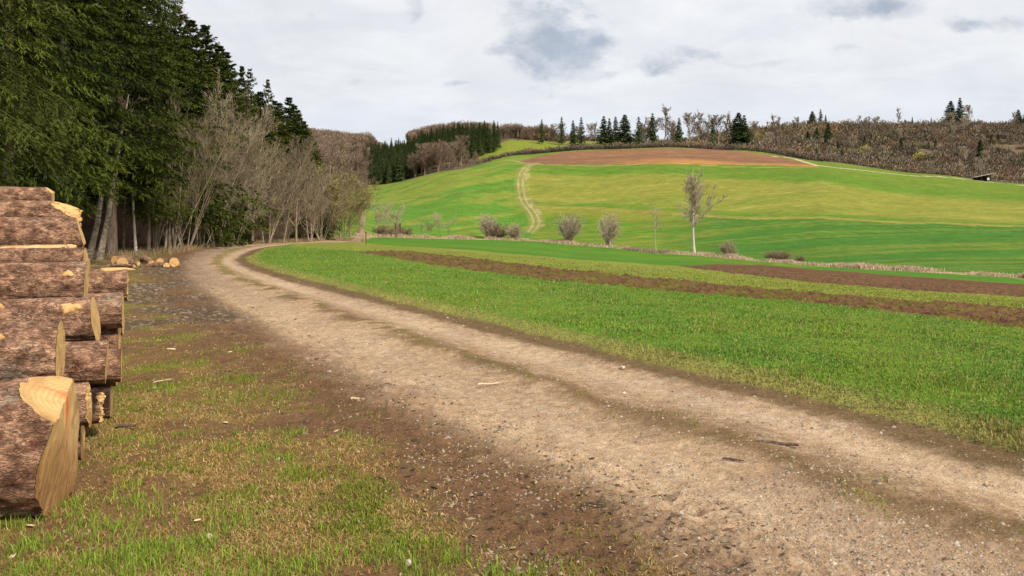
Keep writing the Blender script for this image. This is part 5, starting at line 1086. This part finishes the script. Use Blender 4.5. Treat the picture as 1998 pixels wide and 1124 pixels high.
make_log(208, 5.95, .655, .158, D_(24), 'grey log end with smooth weathered bark right of the scarred log', seed=9, slant=(0, .05))
make_log(236, 6.65, .50, .135, D_(24), 'thin brown log end sticking out behind the grey weathered one', seed=11)
make_log(173, 5.55, .435, .145, D_(24), 'dark log with torn red bark just above the notched butt end', seed=13, jag=.03, dirt=.5)
make_log(161, 5.75, .145, .150, D_(22), 'shaded log lying on the ground behind the huge butt log', seed=15, dirt=.9)
make_log(199, 6.30, .235, .12, D_(21), 'short log with a splintered pale end low in the pile', seed=17, jag=.07)
make_log(216, 6.95, .135, .135, D_(21), 'lowest log end touching the grass behind the splintered one', seed=19, dirt=.4)
make_log(186, 6.25, .93, .175, D_(24), 'log with two round pale branch scars below the thick smooth log', seed=21, scars=((-.16, up_(38), .075, .045, .022), (-.70, up_(50), .10, .05, .035)), slant=(.1, -.12), taper=.04)
make_log(239, 7.40, .875, .158, D_(23), 'clean cut round log end jutting out to the right at mid height', seed=23)
make_log(168, 7.05, 1.145, .195, D_(22), 'thick smooth log with one small knot scar at the upper middle of the pile', seed=25, scars=((-.12, up_(30), .05, .032, .012),), slant=(.0, .05))
make_log(249, 8.35, 1.035, .165, D_(24), 'log with split reddish bark whose end reaches farthest right', seed=27, scars=((-.12, up_(75), .16, .035, .012),), jag=.02)
make_log(147, 7.65, 1.375, .10, D_(22), 'narrow split log showing a long pale wood face', seed=29, scars=((-.33, up_(40), .28, .05, .01),), notch=((-.5, .6, .03, 1.5),), jag=.02)
make_log(160, 8.00, 1.545, .185, D_(24), 'thick log near the top with a rounded pale end', seed=31, slant=(0, -.28), taper=.06, notch=((0, -1, .08, .8),))
make_log(155, 8.30, 1.765, .135, D_(22), 'log near the top with a torn splintered yellow end', seed=33, jag=.10, notch=((-.3, .95, .0, 1.8),))
make_log(103, 8.85, 1.955, .11, D_(22), 'topmost log with a pale sawn tip', seed=35, notch=((-.1, .99, .05, 1.2),))
make_log(190, 6.45, .665, .13, D_(19), 'log end with a leaning pale slab beneath the round jutting one', seed=37, slant=(.0, -.35))
make_log(232, 7.5, .57, .15, D_(21), 'log end in the shaded gap under the round jutting one', seed=39, dirt=.3)
make_log(212, 7.2, .33, .16, D_(21), 'dark log end in the gap above the splintered low one', seed=41, dirt=.7)
make_log(150, 7.2, .60, .2, D_(21), 'shaded log in the middle of the pile behind the grey weathered one', seed=43)
make_log(140, 8.2, 1.30, .16, D_(21), 'brown log in the second rank behind the thick smooth one', seed=45)
make_log(186, 8.2, .80, .19, D_(21), 'brown log in the second rank behind the clean cut round one', seed=47)
make_log(200, 8.6, .42, .20, D_(21), 'log on the ground at the back of the pile', seed=49)
make_log(172, 8.9, 1.13, .16, D_(21), 'rear log showing beside the split reddish one', seed=51)
make_log(110, 9.3, 1.60, .16, D_(21), 'rear log under the topmost one', seed=53)
make_log(175, 5.9, .30, .12, D_(20), 'small log wedged between the dark torn one and the ground', seed=55, dirt=.6)
make_log(130, 6.3, .60, .18, D_(23), 'log wedged behind the scarred rough one', seed=57)
make_log(228, 7.0, .36, .10, D_(18), 'thin log end poking out low between the brown one and the grass', seed=58)
make_log(240, 7.9, .68, .11, D_(20), 'thin log end below the clean cut round one, farther back', seed=59)
make_log(166, 7.5, 1.36, .085, D_(17), 'thin log end beside the narrow split one', seed=60)
# -------- the heap of round offcuts by the wood
def small_log(px, row, d, Rr, L, yaw, label, tilt=0, seed=1, crook=0):
    bark, f1, f2 = log_mesh(L, Rr, .05, lambda y, z: y * .1 + (fbm(y * 20, z * 20, seed, 2) - .5) * .01, seed, na=30)
    if crook:
        v = np.empty(len(bark.vertices) * 3, np.float32); bark.vertices.foreach_get('co', v); v = v.reshape(-1, 3)
        bend = lambda V: np.stack([V[:, 0], V[:, 1], V[:, 2] - crook * (V[:, 0] + L * .5) ** 2], -1)
        bark.vertices.foreach_set('co', bend(v).ravel().astype(np.float32)); f1 = (bend(f1[0]), f1[1]); f2 = (bend(f2[0]), f2[1])
    e = bpy.data.objects.new('round_log', None); col.objects.link(e); tag(e, label, 'log', 'short round logs by the wood')
    X = (px - CX) / F * d; e.location = (X, d, CZ - (row - HR) * d / F); e.rotation_euler = (0, tilt, yaw); add('bark', bark, M['bark'], e)
    for V, Q in (f1, f2): add('cut_face', mesh_np('cut_face', V, Q, attrs={'dirt': np.full(len(V), .15), 'paint': np.zeros(len(V))}, smooth_=False), M['wood'], e)
for i, (px, row, d, r, L, yaw, lab, tilt, crook) in enumerate((
    (239, 513, 29.5, .20, .75, -75, 'thickest dark round log at the left of the small heap', 0, 0), (252, 511, 30.5, .15, .7, -60, 'round log end right of the thickest one in the small heap', 0, 0), (224, 508, 31, .17, .8, -100, 'dark round log behind the thickest one of the small heap', 0, 0),
    (296, 511, 31, .13, .9, -45, 'bent piece of branch wood in the middle of the small heap', .15, .35), (312, 511, 30.3, .13, .55, -70, 'short pale round log lying left of the orange one', 0, 0), (325, 519, 29.3, .12, .75, -35, 'slim round log pointing its pale end to the track', 0, 0), (340, 512, 29.6, .17, .5, -60, 'round log with a bright orange end nearest the track', 0, 0),
    (270, 513, 30, .08, 1.1, -20, 'thin branch log lying across the middle of the small heap', 0, .1), (283, 517, 29.4, .07, 1.2, -160, 'thin branch log in front of the bent piece', 0, .1), (262, 518, 29.0, .06, 1.0, -10, 'thinnest stick log at the front of the small heap', 0, .1))):
    small_log(px, row, d, r, L, R(yaw), lab, tilt, 60 + i, crook)

# ------------------------------------------------------------------ small things on the ground
def lump(name, px, row, sx_, sy_, sz_, label, cat, mat, yaw=0, seed=1, zup=0, group=None):
    bm = bmesh.new(); bmesh.ops.create_icosphere(bm, subdivisions=3, radius=1); rg = random.Random(seed)
    pts = [(Vector((rg.gauss(0, 1), rg.gauss(0, 1), rg.gauss(0, 1))).normalized(), rg.uniform(.55, .95)) for _ in range(11)]
    for v in bm.verts:
        k = 1.0
        for n_, d_ in pts:
            q = v.co.normalized().dot(n_)
            if q > 0: k = min(k, d_ / q)
        v.co *= k; v.co.x *= sx_; v.co.y *= sy_; v.co.z *= sz_
    me = bpy.data.meshes.new(name); bm.to_mesh(me); bm.free(); X, Y = W(px, row)
    o = add(name, me, M[mat], loc=(X, Y, H(X, Y) + sz_ * .3 + zup), rot=(0, 0, yaw)); return tag(o, label, cat, group)
def stick(px, row, L, r, yaw, label, mat='stick', bend=.05, name='stick', cat='stick'):
    t = np.linspace(0, 1, 9); P = np.stack([(t - .5) * L, np.sin(t * 3.1) * bend * L, r * .8 + .012 * np.sin(t * 9) * L], -1)[None]
    V, Q = tubes(P, (r * (1 - .6 * np.abs(t - .35)) * (1 + .15 * np.sin(t * 17)))[None], 7)
    V = np.vstack([V, P[0, 0], P[0, -1]]); n = len(V); T = [(i, (i + 1) % 7, n - 2) for i in range(7)] + [(n - 9 + (i + 1) % 7, n - 9 + i, n - 1) for i in range(7)]
    X, Y = W(px, row); o = add(name, mesh_np(name, V, Q, T), M[mat], loc=(X, Y, H(X, Y) + .004), rot=(0, 0, yaw)); return tag(o, label, cat, None)
stick(1517, 875, .30, .016, R(-20), 'dark stick lying on the right wheel track of the dirt road')
stick(955, 754, .24, .010, R(12), 'pale broken twig in the middle of the dirt road', 'chip')
stick(700, 786, .17, .014, R(-25), 'yellow splinter on the left rim of the dirt road', 'chip')
stick(318, 748, .22, .006, R(55), 'thin pale twig in the turf near the log ends', 'chip', .15)
stick(245, 838, .16, .014, R(8), 'grey twig in the turf below the log ends', 'stick')
stick(1430, 905, .15, .009, R(-25), 'short reddish twig left of the dark stick on the road')
stick(1160, 988, .13, .008, R(-20), 'thin twig on the muddy rim of the road', 'stick')
lump('stone', 1908, 846, .055, .04, .035, 'pale limestone at the grass edge on the right', 'stone', 'stone', .3, 3)
lump('stone', 1217, 770, .028, .02, .016, 'small pale stone on the right rim of the road', 'stone', 'stone', .3, 4)
lump('stone', 1215, 718, .04, .03, .025, 'grey stone at the right grass edge farther up the road', 'stone', 'stone', .9, 5)
lump('stone', 544, 901, .028, .02, .018, 'reddish pebble in the turf in the lower left', 'stone', 'stone', .3, 6)
lump('stone', 797, 1108, .015, .02, .018, 'small upright tan stone at the bottom edge of the turf', 'stone', 'stone', .3, 16)
for i, (px, row, s, lab) in enumerate(((335, 682, .07, 'long pale bark flake on the turf by the round jutting log'), (448, 688, .05, 'white wood chip on the left rim of the road near the bend'), (440, 826, .03, 'single pale wood chip in the turf beside the muddy ruts'), (385, 1020, .025, 'small pale chip in the turf below the butt log'), (408, 1050, .05, 'grey flake of bark in the turf at the bottom left'),
                                       (428, 984, .016, 'tiny white chip in the turf right of the butt log'), (25, 1098, .03, 'pale chip at the bottom left corner'), (60, 1030, .03, 'brown flake under the butt log end'), (300, 758, .03, 'pale sliver in the turf by the low log end'), (262, 620, .05, 'pale chip right of the farthest reaching log'), (720, 822, .02, 'tiny pale chip on the mud left of the road'), (690, 1015, .018, 'tan chip among the lush tufts'))):
    lump('wood_chip', px, row, s, s * .45, s * .18, lab, 'wood chip', 'chip', i * 1.3, 20 + i, .004, 'chips and flakes scattered on the turf')
def paper(px, row):
    rg = random.Random(4); V = []; T = []
    for i in range(7):
        for j in range(3): V.append((i * .014 - .045, j * .012 * (1 - .35 * abs(i - 3) / 3) - .012, .006 + .010 * rg.random() + .006 * math.sin(i * 1.7 + j)))
    Q = [(i * 3 + j, (i + 1) * 3 + j, (i + 1) * 3 + j + 1, i * 3 + j + 1) for i in range(6) for j in range(2)]
    X, Y = W(px, row); o = add('paper_scrap', mesh_np('paper_scrap', V, Q), M['white'], loc=(X, Y, H(X, Y) + .008), rot=(0, 0, R(-15)))
    md = o.modifiers.new('thickness', 'SOLIDIFY'); md.thickness = .002
    tag(o, 'crumpled white scrap lying in the mud at the lower edge of the road', 'paper scrap')
paper(1326, 1094)

# ------------------------------------------------------------------ shelter, fence and raised hide far off
def box(bm, x0, x1, y0, y1, z0, z1):
    v = [bm.verts.new(p) for p in ((x0, y0, z0), (x1, y0, z0), (x1, y1, z0), (x0, y1, z0), (x0, y0, z1), (x1, y0, z1), (x1, y1, z1), (x0, y1, z1))]
    for f in ((0, 3, 2, 1), (4, 5, 6, 7), (0, 1, 5, 4), (1, 2, 6, 5), (2, 3, 7, 6), (3, 0, 4, 7)): bm.faces.new([v[i] for i in f])
    return v
def bmo(name, fn, mat, parent=None, loc=None, rot=None):
    bm = bmesh.new(); fn(bm); me = bpy.data.meshes.new(name); bm.to_mesh(me); bm.free(); return add(name, me, M[mat], parent, loc, rot)
X, Y = W(1921, 354); Y += 1.5; z0 = H(X, Y) - .1; k = Y / F
sh = bpy.data.objects.new('shelter', None); col.objects.link(sh); sh.location = (X, Y, z0); sh.rotation_euler = (0, R(-2), R(-8)); tag(sh, 'small dark open timber shelter with a sloping pale roof at the foot of the scrub', 'shelter')
w2 = 14 * k
def roof(bm):
    v = box(bm, -w2 * 1.18, w2 * 1.32, -2.2, 2.2, 0, .14)
    for q in v: q.co.z += 1.75 + (q.co.x + w2) / (2 * w2) * 1.0
def back(bm):
    v = box(bm, -w2, w2, 1.6, 1.72, 0, 1.7)
    for q in v:
        if q.co.z > 1: q.co.z += (q.co.x + w2) / (2 * w2) * 1.0
bmo('roof', roof, 'roof', sh); bmo('wall', back, 'dark_wood', sh)
bmo('wall', lambda bm: box(bm, w2 * .45, w2, -1.5, 1.58, 0, 2.35), 'dark_wood', sh)
for x in (-w2, -w2 * .3, w2 * .3): bmo('post', lambda bm: box(bm, x - .08, x + .08, -1.6, -1.44, 0, 1.72 + (x + w2) / (2 * w2)), 'dark_wood', sh)
bmo('bench', lambda bm: (box(bm, -w2 * .85, w2 * .3, .6, 1.1, .42, .5), box(bm, -w2 * .8, -w2 * .72, .65, 1.05, 0, .418), box(bm, w2 * .18, w2 * .26, .65, 1.05, 0, .418)), 'fence', sh)
tag(bmo('notice_board', lambda bm: (box(bm, -.4, .4, -.03, .03, .5, 1.15), box(bm, -.3, -.22, -.02, .02, 0, .498), box(bm, .22, .3, -.02, .02, 0, .498)), 'white', None, (X + w2 * .35, Y - 2.4, z0 + .05)), 'pale low board standing in front of the dark shelter', 'board')
fr = bpy.data.objects.new('fence', None); col.objects.link(fr); X0, Y0 = X + w2 + .7, Y; tag(fr, 'weathered grey rail fence running right from the shelter', 'fence'); fr.location = (X0, Y0, 0)
fx = [(i * 1.9, -i * .45) for i in range(13)]
for x, y in fx:
    zz = H(X0 + x, Y0 + y); bmo('post', lambda bm: box(bm, -.07, .07, -.07, .07, -.2, 1.15), 'fence', fr, (x, y, zz))
for hgt in (.45, .95):
    P = np.array([[(x, y - .1, H(X0 + x, Y0 + y) + hgt) for x, y in fx]]); V, Q = tubes(P, np.full((1, len(fx)), .05), 5); add('rail', mesh_np('rail', V, Q), M['fence'], fr)
X, Y = W(776, 461); z0 = H(X, Y); hd = bpy.data.objects.new('raised_hide', None); col.objects.link(hd); hd.location = (X, Y, z0 - .1); tag(hd, 'small dark hunting hide on stilts among the bare trees by the stream', 'raised hide')
bmo('cabin', lambda bm: (box(bm, -.7, .7, -.6, .6, 2.1, 2.9), box(bm, -.7, -.5, -.6, .6, 2.903, 3.4), box(bm, .5, .7, -.6, .6, 2.903, 3.4), box(bm, -.497, .497, .4, .6, 2.903, 3.4)), 'dark_wood', hd); bmo('roof', lambda bm: box(bm, -.85, .85, -.8, .8, 3.403, 3.5), 'dark_wood', hd)
for a in (-1, 1):
    for b in (-1, 1): bmo('leg', lambda bm: box(bm, a * .6 - .05, a * .6 + .05, b * .5 - .05, b * .5 + .05, 0, 2.098), 'dark_wood', hd)
P = np.array([[(-.25, -1.4, 0), (-.25, -.7, 2.1)], [(.25, -1.4, 0), (.25, -.7, 2.1)]] + [[(-.25, -1.4 + .7 * q, 2.1 * q), (.25, -1.4 + .7 * q, 2.1 * q)] for q in (.15, .3, .45, .6, .75, .9)], float); V, Q = tubes(P, np.full((8, 2), .03), 4); add('ladder', mesh_np('ladder', V, Q), M['dark_wood'], hd)
X, Y = W(714, 478); tag(bmo('stake', lambda bm: (box(bm, -.05, .05, -.05, .05, -.2, 1.25), box(bm, -.065, .065, -.065, .065, 1.251, 1.32)), 'stick', None, (X, Y, H(X, Y))), 'thin dark stake in the meadow where the track meets the wood', 'stake')
